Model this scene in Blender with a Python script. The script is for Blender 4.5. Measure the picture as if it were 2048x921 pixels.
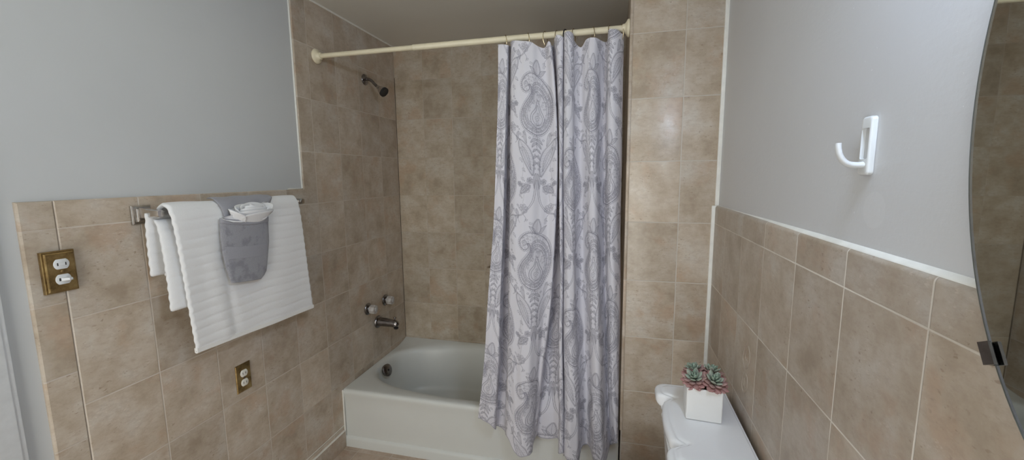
import bpy, bmesh, math, random
import numpy as np
from mathutils import Vector, Matrix

for o in list(bpy.data.objects):
    bpy.data.objects.remove(o, do_unlink=True)
SC = bpy.context.scene
COL = SC.collection
PI = math.pi
random.seed(7)

# ------------------------------------------------------------------ camera
CAM_POS = Vector((1.4763, -1.9215, 1.5373))
R_ = Vector((0.9707, 0.2401, -0.0096)).normalized()
F_ = Vector((-0.2393, 0.9621, -0.1307)).normalized()
U_ = R_.cross(F_).normalized()
R_ = F_.cross(U_).normalized()
FPX = 831.19
cd = bpy.data.cameras.new('camera')
cd.sensor_width = 36.0
cd.sensor_fit = 'HORIZONTAL'
cd.lens = FPX / 2048 * 36
cd.clip_start = 0.02
cam = bpy.data.objects.new('camera', cd)
COL.objects.link(cam)
cam.matrix_world = Matrix(((R_.x, U_.x, -F_.x, CAM_POS.x), (R_.y, U_.y, -F_.y, CAM_POS.y),
                           (R_.z, U_.z, -F_.z, CAM_POS.z), (0, 0, 0, 1)))
SC.camera = cam

# ------------------------------------------------------------------ exposure, world, lamps
SC.view_settings.view_transform = 'Standard'
SC.view_settings.look = 'None'
SC.view_settings.gamma = 1.0
SC.view_settings.use_curve_mapping = False
SC.view_settings.exposure = 0.0
SC.cycles.caustics_reflective = False
SC.cycles.caustics_refractive = False
SC.cycles.max_bounces = 10
SC.cycles.diffuse_bounces = 6
SC.cycles.sample_clamp_indirect = 4.0
SC.cycles.use_denoising = True
VANITY_STRENGTH = 68.0
VANITY_COLOR = (0.81, 0.975, 1.22)
CEIL_POWER = 1.9
CEIL_COLOR = (1.0, 0.98, 0.75)
w = bpy.data.worlds.new('world')
SC.world = w
w.use_nodes = True
w.node_tree.nodes['Background'].inputs[0].default_value = (1.0, 0.99, 0.94, 1)
w.node_tree.nodes['Background'].inputs[1].default_value = 4.7  # serves as fill light, let in by the added opening behind the camera


def pix(px, py, ax, val):
    """the point where the ray of a photo pixel meets the plane axis=val"""
    d = R_ * ((px - 1024) / FPX) - U_ * ((py - 460.5) / FPX) + F_
    return CAM_POS + d * ((val - CAM_POS[ax]) / d[ax])


# ------------------------------------------------------------------ material helpers
class NT:
    def __init__(self, name):
        self.m = bpy.data.materials.new(name)
        self.m.use_nodes = True
        self.t = self.m.node_tree
        self.b = self.t.nodes['Principled BSDF']

    def n(self, typ, **kw):
        nd = self.t.nodes.new(typ)
        for k, v in kw.items():
            setattr(nd, k, v)
        return nd

    def link(self, a, b):
        self.t.links.new(a, b)

    def setin(self, nd, i, v):
        if hasattr(v, 'is_linked') or isinstance(v, bpy.types.NodeSocket):
            self.link(v, nd.inputs[i])
        else:
            nd.inputs[i].default_value = v

    def math(self, op, a, b=0.0, c=0.0):
        nd = self.n('ShaderNodeMath', operation=op)
        self.setin(nd, 0, a)
        self.setin(nd, 1, b)
        self.setin(nd, 2, c)
        return nd.outputs[0]

    def smooth(self, v, lo, hi, to0=0.0, to1=1.0):
        nd = self.n('ShaderNodeMapRange', interpolation_type='SMOOTHSTEP')
        self.setin(nd, 0, v)
        for i, x in ((1, lo), (2, hi), (3, to0), (4, to1)):
            nd.inputs[i].default_value = x
        return nd.outputs[0]

    def noise(self, vec, scale, detail=4, rough=0.55):
        nd = self.n('ShaderNodeTexNoise')
        if vec is not None:
            self.link(vec, nd.inputs['Vector'])
        nd.inputs['Scale'].default_value = scale
        nd.inputs['Detail'].default_value = detail
        nd.inputs['Roughness'].default_value = rough
        return nd.outputs['Fac']

    def ramp(self, fac, stops):
        nd = self.n('ShaderNodeValToRGB')
        self.link(fac, nd.inputs[0])
        el = nd.color_ramp.elements
        while len(el) < len(stops):
            el.new(0.5)
        for e, (p, c) in zip(el, stops):
            e.position = p
            e.color = (*c, 1)
        return nd.outputs[0]

    def mix(self, fac, a, b, blend='MIX'):
        nd = self.n('ShaderNodeMix', data_type='RGBA', blend_type=blend)
        self.setin(nd, 0, fac)
        for i, v in ((6, a), (7, b)):
            if isinstance(v, tuple):
                nd.inputs[i].default_value = (*v, 1)
            else:
                self.link(v, nd.inputs[i])
        return nd.outputs[2]

    def bump(self, h, strength=0.3, dist=0.002, prev=None):
        nd = self.n('ShaderNodeBump')
        nd.inputs['Strength'].default_value = strength
        nd.inputs['Distance'].default_value = dist
        self.link(h, nd.inputs['Height'])
        if prev is not None:
            self.link(prev, nd.inputs['Normal'])
        return nd.outputs[0]

    def obj(self):
        return self.n('ShaderNodeTexCoord').outputs['Object']

    def base(self, c):
        if isinstance(c, tuple):
            self.b.inputs['Base Color'].default_value = (*c, 1)
        else:
            self.link(c, self.b.inputs['Base Color'])

    def set(self, **kw):
        for k, v in kw.items():
            self.setin(self.b, k.replace('_', ' '), v)


def simple(name, col, rough=0.5, metal=0.0, var=0.06, scale=30, bump=0.0, bdist=0.001, **kw):
    T = NT(name)
    co = T.obj()
    n = T.noise(co, scale, 4)
    c2 = tuple(max(0, x * (1 - var)) for x in col)
    c3 = tuple(min(1, x * (1 + var)) for x in col)
    T.base(T.ramp(n, [(0.3, c2), (0.7, c3)]))
    T.set(Roughness=rough, Metallic=metal)
    if bump:
        T.link(T.bump(n, bump, bdist), T.b.inputs['Normal'])
    for k, v in kw.items():
        T.setin(T.b, k.replace('_', ' '), v)
    return T.m


def tile_mat(name, axis, u0, z0, tw, th, seed=0.0, grout=(0.60, 0.53, 0.46), grout_w=0.0021, tint=(1, 1, 1), faint=0.5,
             rough=0.36, zaxis=2):
    """stone-look ceramic tile laid in a straight grid; every tile carries its own piece of the clouded print"""
    T = NT(name)
    co = T.obj()
    sp = T.n('ShaderNodeSeparateXYZ')
    T.link(co, sp.inputs[0])
    u = T.math('DIVIDE', T.math('SUBTRACT', sp.outputs[axis], u0), tw)
    v = T.math('DIVIDE', T.math('SUBTRACT', sp.outputs[zaxis], z0), th)
    cu, cv = T.math('FLOOR', u), T.math('FLOOR', v)
    fu, fv = T.math('SUBTRACT', u, cu), T.math('SUBTRACT', v, cv)
    du = T.math('MULTIPLY', T.math('MINIMUM', fu, T.math('SUBTRACT', 1.0, fu)), tw)
    dv = T.math('MULTIPLY', T.math('MINIMUM', fv, T.math('SUBTRACT', 1.0, fv)), th)
    wob = T.math('MULTIPLY', T.math('SUBTRACT', T.noise(co, 14, 3), 0.5), 0.0016)
    d = T.math('ADD', T.math('MINIMUM', du, dv), wob)
    gm = T.smooth(d, grout_w * 0.6, grout_w * 1.25, 1.0, 0.0)
    cell = T.n('ShaderNodeCombineXYZ')
    T.link(cu, cell.inputs[0])
    T.link(cv, cell.inputs[1])
    cell.inputs[2].default_value = seed
    wn = T.n('ShaderNodeTexWhiteNoise', noise_dimensions='3D')
    T.link(cell.outputs[0], wn.inputs['Vector'])
    off = T.n('ShaderNodeVectorMath', operation='SCALE')
    T.link(wn.outputs['Color'], off.inputs[0])
    off.inputs['Scale'].default_value = 11.0
    pos = T.n('ShaderNodeVectorMath', operation='ADD')
    T.link(co, pos.inputs[0])
    T.link(off.outputs[0], pos.inputs[1])
    p = pos.outputs[0]
    big = T.noise(p, 9.0, 6, 0.62)
    c = T.ramp(big, [(0.32, (0.345, 0.278, 0.210)), (0.44, (0.420, 0.350, 0.275)), (0.55, (0.470, 0.405, 0.335)),
                     (0.68, (0.510, 0.465, 0.410))])
    patch = T.smooth(T.noise(p, 6.5, 5, 0.6), 0.53, 0.68, 0.0, 0.58)
    c = T.mix(patch, c, (0.415, 0.290, 0.200))
    # stretched pits and pale scratches of the stone print
    mp = T.n('ShaderNodeMapping')
    mp.inputs['Scale'].default_value = (1, 1, 2.1)
    T.link(p, mp.inputs['Vector'])
    pits = T.smooth(T.noise(mp.outputs[0], 66, 4, 0.55), 0.61, 0.69, 0.0, 0.75)
    pits = T.math('MULTIPLY', pits, T.smooth(T.noise(p, 11, 3), 0.42, 0.66, 0.15, 1.0))
    c = T.mix(pits, c, (0.25, 0.18, 0.125))
    mid = T.smooth(T.noise(mp.outputs[0], 36, 6, 0.7), 0.42, 0.70, 0.0, 0.38)
    c = T.mix(mid, c, (0.31, 0.235, 0.175))
    scr = T.math('MULTIPLY', T.smooth(T.noise(p, 9, 3), 0.45, 0.65, 0.1, 1.0), T.smooth(T.noise(mp.outputs[0], 75, 3, 0.6), 0.60, 0.70, 0.0, 0.60))
    c = T.mix(scr, c, (0.60, 0.53, 0.46))
    # each tile a little lighter or darker
    tv = T.math('ADD', 0.90, T.math('MULTIPLY', wn.outputs['Value'], 0.2))
    hsv = T.n('ShaderNodeHueSaturation')
    T.link(c, hsv.inputs['Color'])
    T.link(tv, hsv.inputs['Value'])
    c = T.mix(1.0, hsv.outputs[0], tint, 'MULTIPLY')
    gfade = T.smooth(T.noise(co, 3.3, 3), 0.40, 0.58, 1.0 - faint, 1.0)
    gcol = T.mix(T.noise(co, 6, 2), grout, tuple(g * 0.8 for g in grout))
    c = T.mix(T.math('MULTIPLY', gm, gfade), c, gcol)
    T.base(c)
    T.link(T.math('ADD', rough, T.math('MULTIPLY', gm, 0.4)), T.b.inputs['Roughness'])
    h = T.math('SUBTRACT', T.math('MULTIPLY', T.noise(mp.outputs[0], 40, 4), 0.35), gm)
    h = T.math('SUBTRACT', h, T.math('MULTIPLY', pits, 0.3))
    T.link(T.bump(h, 0.5, 0.0015), T.b.inputs['Normal'])
    return T.m


def paint_mat(name, col, patch=None, bump=0.25, scale=90):
    T = NT(name)
    co = T.obj()
    n = T.noise(co, 3, 3)
    c = T.ramp(n, [(0.35, tuple(x * 0.975 for x in col)), (0.65, col)])
    T.set(Roughness=0.42)
    if patch:                      # round blob of touch-up paint, a shade paler, and flecks
        dist = T.n('ShaderNodeVectorMath', operation='DISTANCE')
        T.link(co, dist.inputs[0])
        dist.inputs[1].default_value = patch
        pm = T.smooth(dist.outputs['Value'], 0.029, 0.031, 0.35, 0.0)
        c = T.mix(pm, c, tuple(min(1, x * 1.10) for x in col))
        fl = T.smooth(T.noise(co, 120, 1), 0.79, 0.82, 0.0, 0.8)
        c = T.mix(fl, c, tuple(min(1, x * 1.25) for x in col))
        wv = T.n('ShaderNodeMapping')
        wv.inputs['Scale'].default_value = (1, 0.25, 1)
        T.link(co, wv.inputs['Vector'])
        hh = T.math('ADD', T.noise(co, scale, 4), T.noise(wv.outputs[0], 110, 3))
    else:
        hh = T.noise(co, scale, 4)
    T.base(c)
    T.link(T.bump(hh, bump, 0.0012), T.b.inputs['Normal'])
    return T.m


TW, TH, Z0 = 0.20655, 0.25753, 1.4045
M = {}
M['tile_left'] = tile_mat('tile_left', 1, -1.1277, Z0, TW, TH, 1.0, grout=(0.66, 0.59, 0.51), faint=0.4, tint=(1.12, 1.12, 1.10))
M['tile_left_edge'] = tile_mat('tile_left_edge', 1, -1.1277, 1.4045, 0.6, 0.2050, 2.0, tint=(1.05, 1.06, 1.05))
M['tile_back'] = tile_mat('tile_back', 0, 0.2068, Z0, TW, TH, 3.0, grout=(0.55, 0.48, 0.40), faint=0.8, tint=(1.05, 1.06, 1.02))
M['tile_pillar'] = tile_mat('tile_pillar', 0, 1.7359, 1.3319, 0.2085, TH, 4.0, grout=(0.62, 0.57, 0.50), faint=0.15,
                            tint=(1.14, 1.13, 1.10), rough=0.29)  # tint brightens the shared tile in place of stronger light
M['tile_right'] = tile_mat('tile_right', 1, -0.8735, 1.3337, 0.2075, 0.2560, 5.0, grout=(0.72, 0.67, 0.6), faint=0.45, tint=(0.90, 0.90, 0.90),  # tint darkens the shared tile in place of weaker light
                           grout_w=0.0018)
M['tile_floor'] = tile_mat('tile_floor', 0, 0.10, -0.04, 0.205, 0.205, 6.0, tint=(1.0, 0.93, 0.9), faint=0.2, zaxis=1)
M['tile_base'] = tile_mat('tile_base', 1, -0.22, -0.5, 0.2066, 0.9, 8.0, faint=0.3)
M['paint_left'] = paint_mat('paint_left', (0.555, 0.57, 0.57), bump=0.12)
M['paint_right'] = paint_mat('paint_right', (0.57, 0.58, 0.60), patch=(1.8875, -1.121, 1.475), bump=0.30)
M['paint_ceiling'] = paint_mat('paint_ceiling', (0.66, 0.645, 0.59), bump=0.08)
M['trim_white'] = simple('trim_white', (0.76, 0.75, 0.70), 0.45)
M['trim_door'] = simple('trim_door', (0.68, 0.70, 0.71), 0.35)
M['enamel'] = simple('enamel', (0.655, 0.67, 0.645), 0.30, var=0.02, scale=6)
M['porcelain'] = simple('porcelain', (0.80, 0.81, 0.83), 0.10, var=0.015, scale=5)
M['chrome'] = simple('chrome', (0.62, 0.60, 0.58), 0.16, 1.0, var=0.25, scale=25)
M['dark_chrome'] = simple('dark_chrome', (0.24, 0.225, 0.225), 0.20, 1.0, var=0.3, scale=30)
M['black'] = simple('black', (0.012, 0.012, 0.013), 0.5)
M['slot'] = simple('slot', (0.03, 0.028, 0.025), 0.7)
M['cream'] = simple('cream', (0.74, 0.67, 0.49), 0.32, var=0.05, scale=12)
M['brass_ring'] = simple('brass_ring', (0.60, 0.52, 0.36), 0.25, 1.0)
M['ivory'] = simple('ivory', (0.80, 0.78, 0.70), 0.28, var=0.02)
M['white_plastic'] = simple('white_plastic', (0.66, 0.68, 0.69), 0.28, var=0.02)
M['clear_plastic'] = simple('clear_plastic', (0.48, 0.48, 0.49), 0.25, var=0.03)
M['pot_white'] = simple('pot_white', (0.74, 0.74, 0.73), 0.28, var=0.02, scale=8)
M['soil'] = simple('soil', (0.055, 0.038, 0.028), 0.9, var=0.5, scale=150, bump=0.8, bdist=0.004)
M['soap_tile'] = simple('soap_tile', (0.47, 0.40, 0.33), 0.3, var=0.1)


def brass():
    T = NT('aged_brass')
    co = T.obj()
    c = T.ramp(T.noise(co, 28, 5, 0.65), [(0.30, (0.13, 0.085, 0.035)), (0.5, (0.30, 0.205, 0.085)), (0.68, (0.42, 0.31, 0.14))])
    T.base(c)
    T.set(Metallic=0.85, Roughness=0.36)
    return T.m


M['brass'] = brass()


def acrylic():
    T = NT('acrylic')
    co = T.obj()
    T.base(T.ramp(T.noise(co, 60, 3), [(0.35, (0.62, 0.58, 0.55)), (0.65, (0.92, 0.90, 0.88))]))
    T.set(Roughness=0.12, IOR=1.49)
    T.b.inputs['Transmission Weight'].default_value = 0.45
    return T.m


M['acrylic'] = acrylic()


def terry(name, col, scale=260, strength=0.7, var=0.12, dark=None):
    T = NT(name)
    co = T.obj()
    n = T.noise(co, scale, 3, 0.7)
    n2 = T.noise(co, 22, 4, 0.6)
    c = T.ramp(n, [(0.25, tuple(x * (1 - var) for x in col)), (0.7, col)])
    if dark:
        c = T.mix(T.smooth(n2, 0.50, 0.64, 0.0, 0.75), c, dark)
    T.base(c)
    T.set(Roughness=0.95)
    T.b.inputs['Sheen Weight'].default_value = 0.25
    T.link(T.bump(n, strength, 0.004), T.b.inputs['Normal'])
    return T.m


M['terry_white'] = terry('terry_white', (0.84, 0.845, 0.85), 520, 0.38, var=0.06)
M['terry_hem'] = terry('terry_hem', (0.83, 0.83, 0.81), 500, 0.2, 0.05)
M['terry_grey'] = terry('terry_grey', (0.335, 0.335, 0.365), 300, 0.7, 0.2, dark=(0.20, 0.20, 0.225))
M['weave_grey'] = terry('weave_grey', (0.315, 0.315, 0.345), 420, 0.25, 0.12)
M['cloth_white'] = terry('cloth_white', (0.82, 0.82, 0.83), 320, 0.25, 0.05)


def mirror_mat():
    T = NT('mirror_glass')
    co = T.obj()
    T.base(T.ramp(T.noise(co, 2, 2), [(0.3, (0.60, 0.62, 0.60)), (0.7, (0.62, 0.64, 0.62))]))
    T.set(Metallic=1.0, Roughness=0.015)
    return T.m


M['mirror'] = mirror_mat()
M['mirror_edge'] = simple('mirror_edge', (0.06, 0.08, 0.08), 0.3, 0.0)
M['mirror_bevel'] = simple('mirror_bevel', (0.42, 0.46, 0.46), 0.10, 0.9, var=0.03)


def lamp_mat():
    T = NT('frosted_bulb')
    co = T.obj()
    T.base((0.9, 0.9, 0.9))
    c = T.ramp(T.noise(co, 5, 2), [(0.3, VANITY_COLOR), (0.7, VANITY_COLOR)])
    T.link(c, T.b.inputs['Emission Color'])
    T.b.inputs['Emission Strength'].default_value = VANITY_STRENGTH
    return T.m


M['bulb'] = lamp_mat()


# ------------------------------------------------------------------ mesh helpers
def link(name, bm, mats, root=None, smooth=True, angle=40, **props):
    """one mesh object; geometry given in world coordinates, moved to the root's space"""
    bmesh.ops.remove_doubles(bm, verts=bm.verts, dist=1e-6)
    bmesh.ops.recalc_face_normals(bm, faces=bm.faces)
    me = bpy.data.meshes.new(name)
    org = Vector((0, 0, 0))
    if root is not None:
        org = world_loc(root)
    if org.length > 0:
        bmesh.ops.translate(bm, verts=bm.verts, vec=-org)
    bm.to_mesh(me)
    bm.free()
    return link_me(name, me, mats, root, smooth, angle, **props)


def world_loc(o):
    v = Vector(o.location)
    while o.parent is not None:
        o = o.parent
        v = v + Vector(o.location)
    return v


def link_me(name, me, mats, root=None, smooth=True, angle=40, **props):
    if not isinstance(mats, (list, tuple)):
        mats = [mats]
    for m in mats:
        me.materials.append(m)
    o = bpy.data.objects.new(name, me)
    COL.objects.link(o)
    if root is not None:
        o.parent = root
    if smooth:
        me.shade_smooth()
        if angle:
            me.set_sharp_from_angle(angle=math.radians(angle))
    for k, v in props.items():
        o[k] = v
    return o


def structure(name, bm, mats, **kw):
    return link(name, bm, mats, None, kind='structure', **kw)


def recenter(o):
    """move a single-mesh thing's origin to its own centre of base"""
    me = o.data
    co = np.empty(len(me.vertices) * 3)
    me.vertices.foreach_get('co', co)
    co = co.reshape(-1, 3)
    c = np.array([(co[:, 0].min() + co[:, 0].max()) / 2, (co[:, 1].min() + co[:, 1].max()) / 2, co[:, 2].min()])
    me.vertices.foreach_set('co', (co - c).ravel())
    o.location = c
    return o


def thing(name, label, cat, loc, group=None):
    o = bpy.data.objects.new(name, None)
    COL.objects.link(o)
    o.location = loc
    o.empty_display_size = 0.05
    tag(o, label, cat, group)
    return o


def tag(o, label, cat, group=None):
    o['label'] = label
    o['category'] = cat
    if group:
        o['group'] = group
    return o


def copy_tree(o, parent=None):
    c = o.copy()
    COL.objects.link(c)
    c.parent = parent
    for ch in list(o.children):
        copy_tree(ch, c)
    return c


def box(bm, x0, x1, y0, y1, z0, z1, mi=0, bevel=0.0, seg=2):
    t = bmesh.new()
    bmesh.ops.create_cube(t, size=1)
    for v in t.verts:
        v.co = Vector((x0 + (v.co.x + 0.5) * (x1 - x0), y0 + (v.co.y + 0.5) * (y1 - y0), z0 + (v.co.z + 0.5) * (z1 - z0)))
    if bevel:
        bmesh.ops.bevel(t, geom=list(t.edges), offset=bevel, segments=seg, profile=0.5, affect='EDGES')
    merge(bm, t, mi)


def merge(bm, t, mi=0, mat=None):
    if mat is not None:
        bmesh.ops.transform(t, matrix=mat, verts=t.verts)
    mp = {}
    for v in t.verts:
        mp[v] = bm.verts.new(v.co)
    for f in t.faces:
        try:
            nf = bm.faces.new([mp[v] for v in f.verts])
            nf.material_index = mi if mi >= 0 else f.material_index
        except ValueError:
            pass
    t.free()


def loft(bm, rings, closed=True, cap0=True, cap1=True, mi=0):
    vs = [[bm.verts.new(p) for p in r] for r in rings]
    n = len(vs[0])
    for a, b in zip(vs[:-1], vs[1:]):
        for i in range(n if closed else n - 1):
            j = (i + 1) % n
            f = bm.faces.new((a[i], a[j], b[j], b[i]))
            f.material_index = mi
    if cap0:
        bm.faces.new(vs[0]).material_index = mi
    if cap1:
        bm.faces.new(vs[-1][::-1]).material_index = mi
    return vs


def frame_of(d):
    d = Vector(d).normalized()
    a = Vector((0, 0, 1)) if abs(d.z) < 0.9 else Vector((0, 1, 0))
    s = d.cross(a).normalized()
    return s, d.cross(s).normalized(), d


def lathe(bm, profile, org, axis, n=32, mi=0, cap0=True, cap1=True):
    """profile of (radius, height along axis)"""
    s, t, d = frame_of(axis)
    org = Vector(org)
    rings = []
    for r, h in profile:
        rings.append([org + d * h + (s * math.cos(2 * PI * k / n) + t * math.sin(2 * PI * k / n)) * max(r, 1e-5) for k in range(n)])
    loft(bm, rings, True, cap0, cap1, mi)


def tube(bm, pts, rad, n=12, mi=0, closed=False, flat=(1, 1), up=None):
    pts = [Vector(p) for p in pts]
    m = len(pts)
    if not hasattr(rad, '__len__'):
        rad = [rad] * m
    rings = []
    prev = None
    for i, p in enumerate(pts):
        if closed:
            d = pts[(i + 1) % m] - pts[i - 1]
        else:
            d = pts[min(i + 1, m - 1)] - pts[max(i - 1, 0)]
        d.normalize()
        if prev is None:
            s = frame_of(d)[0] if up is None else (Vector(up) - d * d.dot(Vector(up))).normalized()
        else:
            s = (prev - d * d.dot(prev)).normalized()
        prev = s
        t = d.cross(s)
        rings.append([p + (s * math.cos(2 * PI * k / n) * flat[0] + t * math.sin(2 * PI * k / n) * flat[1]) * rad[i] for k in range(n)])
    if closed:
        rings.append(rings[0])
    loft(bm, rings, True, not closed, not closed, mi)


def catmull(P, per=8, closed=False):
    P = [np.array(p, float) for p in P]
    n = len(P)
    out = []
    rng = range(n if closed else n - 1)
    for i in rng:
        if closed:
            a, b, c, d = P[i - 1], P[i], P[(i + 1) % n], P[(i + 2) % n]
        else:
            a, b, c, d = P[max(i - 1, 0)], P[i], P[i + 1], P[min(i + 2, n - 1)]
        for k in range(per):
            t = k / per
            out.append(0.5 * ((2 * b) + (-a + c) * t + (2 * a - 5 * b + 4 * c - d) * t * t + (-a + 3 * b - 3 * c + d) * t ** 3))
    if not closed:
        out.append(P[-1])
    return out


def prism_x(bm, poly_yz, x0, x1, mi=0, chamfer=0.0):
    """polygon in (Y,Z) extruded from x0 to x1; the x1 face inset by chamfer"""
    a = [Vector((x0, y, z)) for y, z in poly_yz]
    n = len(a)
    rings = [a]
    if chamfer:
        dx = chamfer if x0 > x1 else -chamfer
        rings.append([Vector((x1 + dx, y, z)) for y, z in poly_yz])
        ins = []
        area = sum(poly_yz[i][0] * poly_yz[(i + 1) % n][1] - poly_yz[(i + 1) % n][0] * poly_yz[i][1] for i in range(n))
        sg = 1 if area > 0 else -1
        for i in range(n):
            p0, p1, p2 = (Vector(poly_yz[i - 1]), Vector(poly_yz[i]), Vector(poly_yz[(i + 1) % n]))
            e1, e2 = (p1 - p0).normalized(), (p2 - p1).normalized()
            n1, n2 = Vector((-e1.y, e1.x)) * sg, Vector((-e2.y, e2.x)) * sg
            b = (n1 + n2)
            b = b / max(b.dot(n1), 0.2)
            ins.append(p1 + b * chamfer)
        for k in (0.35, 1.0):
            rings.append([Vector((x1 + dx * (1 - k) ** 2 if k < 1 else x1, p[0] + (q.x - p[0]) * k, p[1] + (q.y - p[1]) * k))
                          for p, q in zip(poly_yz, ins)])
    else:
        rings.append([Vector((x1, y, z)) for y, z in poly_yz])
    loft(bm, rings, True, True, True, mi)


# ------------------------------------------------------------------ the room
YB, XP, XR, YP, ZC = 0.7386, 1.524, 1.8755, -0.0663, 2.4033
YF = -2.75
XRP = XR + 0.012          # painted plane of the right wall, behind the tile face

bm = bmesh.new()
box(bm, -0.12, 2.05, YF - 0.1, YB + 0.1, -0.1, 0.0)
structure('floor', bm, M['tile_floor'], smooth=False)

bm = bmesh.new()
box(bm, -0.12, 2.05, YF - 0.1, YB + 0.1, ZC, ZC + 0.1)
structure('ceiling', bm, M['paint_ceiling'], smooth=False)

# left wall: painted plaster with an L-shaped tile field standing 10 mm proud
bm = bmesh.new()
box(bm, -0.12, -0.010, YF, YB + 0.1, 0, ZC, 0)
yl, ys, yp, zp = -1.2025, -1.1277, -0.1865, 1.4808
prism_x(bm, [(ys, 0.0), (YB, 0.0), (YB, ZC), (yp, ZC), (yp, zp), (ys, zp)], -0.010, 0.0, 1, 0.003)
prism_x(bm, [(yl, 0.0), (ys, 0.0), (ys, zp), (yl, zp)], -0.010, 0.0, 2, 0.004)
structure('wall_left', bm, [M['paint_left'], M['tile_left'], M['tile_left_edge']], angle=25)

bm = bmesh.new()
box(bm, -0.12, XP, YB, YB + 0.1, 0, ZC)
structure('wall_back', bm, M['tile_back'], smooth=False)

# tiled partition at the foot of the tub
bm = bmesh.new()
box(bm, XP, XR + 0.01, YP, YB + 0.1, 0, ZC, 0, 0.003, 2)
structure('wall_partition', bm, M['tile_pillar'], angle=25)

# right wall: paint above, wainscot with a rounded top edge below
bm = bmesh.new()
box(bm, XRP, XRP + 0.13, YF, YB + 0.1, 0, ZC, 0)
zt = 1.4058
prof = [(XRP, 0.0), (XR, 0.0), (XR, zt - 0.010)]
for k in range(1, 7):
    a = k / 6 * PI / 2
    prof.append((XR + 0.010 * (1 - math.cos(a)), zt - 0.010 + 0.010 * math.sin(a)))
prof.append((XRP, zt))
r0 = [Vector((x, YF, z)) for x, z in prof]
r1 = [Vector((x, YP, z)) for x, z in prof]
loft(bm, [r0, r1], True, True, True, 1)
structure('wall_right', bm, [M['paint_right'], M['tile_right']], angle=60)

bm = bmesh.new()
box(bm, -0.12, 0.35, YF - 0.1, YF, 0, ZC)          # unseen opening behind the camera, added to let in world fill light
box(bm, 1.20, 2.05, YF - 0.1, YF, 0, ZC)
box(bm, 0.35, 1.20, YF - 0.1, YF, 2.06, ZC)
structure('wall_front', bm, M['paint_left'], smooth=False)

# base tile along the left wall with a rounded top
bm = bmesh.new()
pr = [(0.0, 0.0), (0.010, 0.0), (0.010, 0.088)]
for k in range(1, 6):
    a = k / 5 * PI / 2
    pr.append((0.010 * math.cos(a), 0.088 + 0.012 * math.sin(a)))
loft(bm, [[Vector((x, -1.2025, z)) for x, z in pr], [Vector((x, -0.014, z)) for x, z in pr]])
structure('baseboard_left', bm, M['tile_base'], angle=60)
bm = bmesh.new()
box(bm, 0.0, 0.0115, -1.2025, -0.014, 0.097, 0.101, 0, 0.001)
box(bm, 0.0, 0.002, -1.1, -0.012, 0.126, 0.1295)
structure('trim_8', bm, M['trim_white'], smooth=False)

# caulk lines and casings
bm = bmesh.new()                                   # door casing at the near end of the left wall
box(bm, -0.011, 0.006, YF, -1.256, 0, 2.1, 0, 0.004)
box(bm, -0.011, 0.010, YF, -1.268, 0, 2.1, 0, 0.003)
structure('trim_1', bm, M['trim_door'])
bm = bmesh.new()                                   # bead where the alcove tile meets the ceiling
tube(bm, [(0.001, yp, ZC - 0.001), (0.001, YB, ZC - 0.001)], 0.006, 8)
structure('trim_2', bm, M['trim_white'])
bm = bmesh.new()                                   # pale bead round the paint
tube(bm, [(-0.009, yp - 0.002, ZC), (-0.009, yp - 0.002, zp + 0.003), (-0.009, -0.28, zp + 0.002)], 0.0045, 8)
structure('trim_3', bm, M['trim_white'])
bm = bmesh.new()                                   # corner bead, partition to right wall
box(bm, XR - 0.013, XR + 0.01, YP - 0.007, YP + 0.01, 0, zt, 0, 0.003)
box(bm, XRP - 0.014, XRP + 0.01, YP - 0.006, YP + 0.01, zt, ZC, 0, 0.003)
structure('trim_4', bm, M['trim_white'])
bm = bmesh.new()                                   # white bead along the top of the right-hand wainscot
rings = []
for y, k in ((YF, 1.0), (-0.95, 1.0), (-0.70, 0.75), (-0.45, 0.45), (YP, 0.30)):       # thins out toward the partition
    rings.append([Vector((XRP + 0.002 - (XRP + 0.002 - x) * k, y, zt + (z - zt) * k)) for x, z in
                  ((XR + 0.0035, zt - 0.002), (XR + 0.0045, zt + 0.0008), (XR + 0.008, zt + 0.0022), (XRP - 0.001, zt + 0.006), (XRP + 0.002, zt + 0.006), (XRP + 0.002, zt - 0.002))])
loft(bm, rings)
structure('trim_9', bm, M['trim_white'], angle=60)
bm = bmesh.new()                                   # narrow bullnose strip on the partition's tub edge
box(bm, XP - 0.004, XP + 0.009, YP - 0.003, YB, 0.36, ZC, 0, 0.0025)
structure('trim_5', bm, tile_mat('tile_bullnose', 1, 0.9, 1.3319, 3.0, TH, 9.0, grout_w=0.0018, tint=(1.1, 1.08, 1.06)))
bm = bmesh.new()                                   # caulk down the tub apron
tube(bm, [(0.003, -0.010, 0.0), (0.003, -0.006, 0.10), (0.002, -0.004, 0.34)], 0.005, 8)
structure('trim_6', bm, M['trim_white'])
bm = bmesh.new()                                   # dark old joint in the back corner
tube(bm, [(0.0008, YB - 0.0008, 0.37), (0.0008, YB - 0.0008, 2.20)], 0.0022, 6)
structure('trim_7', bm, simple('old_joint', (0.10, 0.075, 0.05), 0.8, var=0.5, scale=20))

bm = bmesh.new()                                   # faint raised scroll on one tile of the right wall
for pts_ in ([(1494, 684), (1489, 700), (1486, 720), (1491, 738), (1497, 732), (1500, 712), (1497, 694)],
             [(1489, 742), (1485, 756), (1484, 774), (1488, 788), (1493, 780), (1495, 762), (1492, 748)],
             [(1493, 702), (1491, 716), (1494, 724)], [(1489, 756), (1488, 770), (1490, 776)]):
    tube(bm, catmull([pix(x_, y_, 0, XR - 0.0003) for x_, y_ in pts_], 6, False), 0.0011, 8)
structure('trim_10', bm, simple('relief_tile', (0.37, 0.315, 0.26), 0.4, var=0.15))

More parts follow.
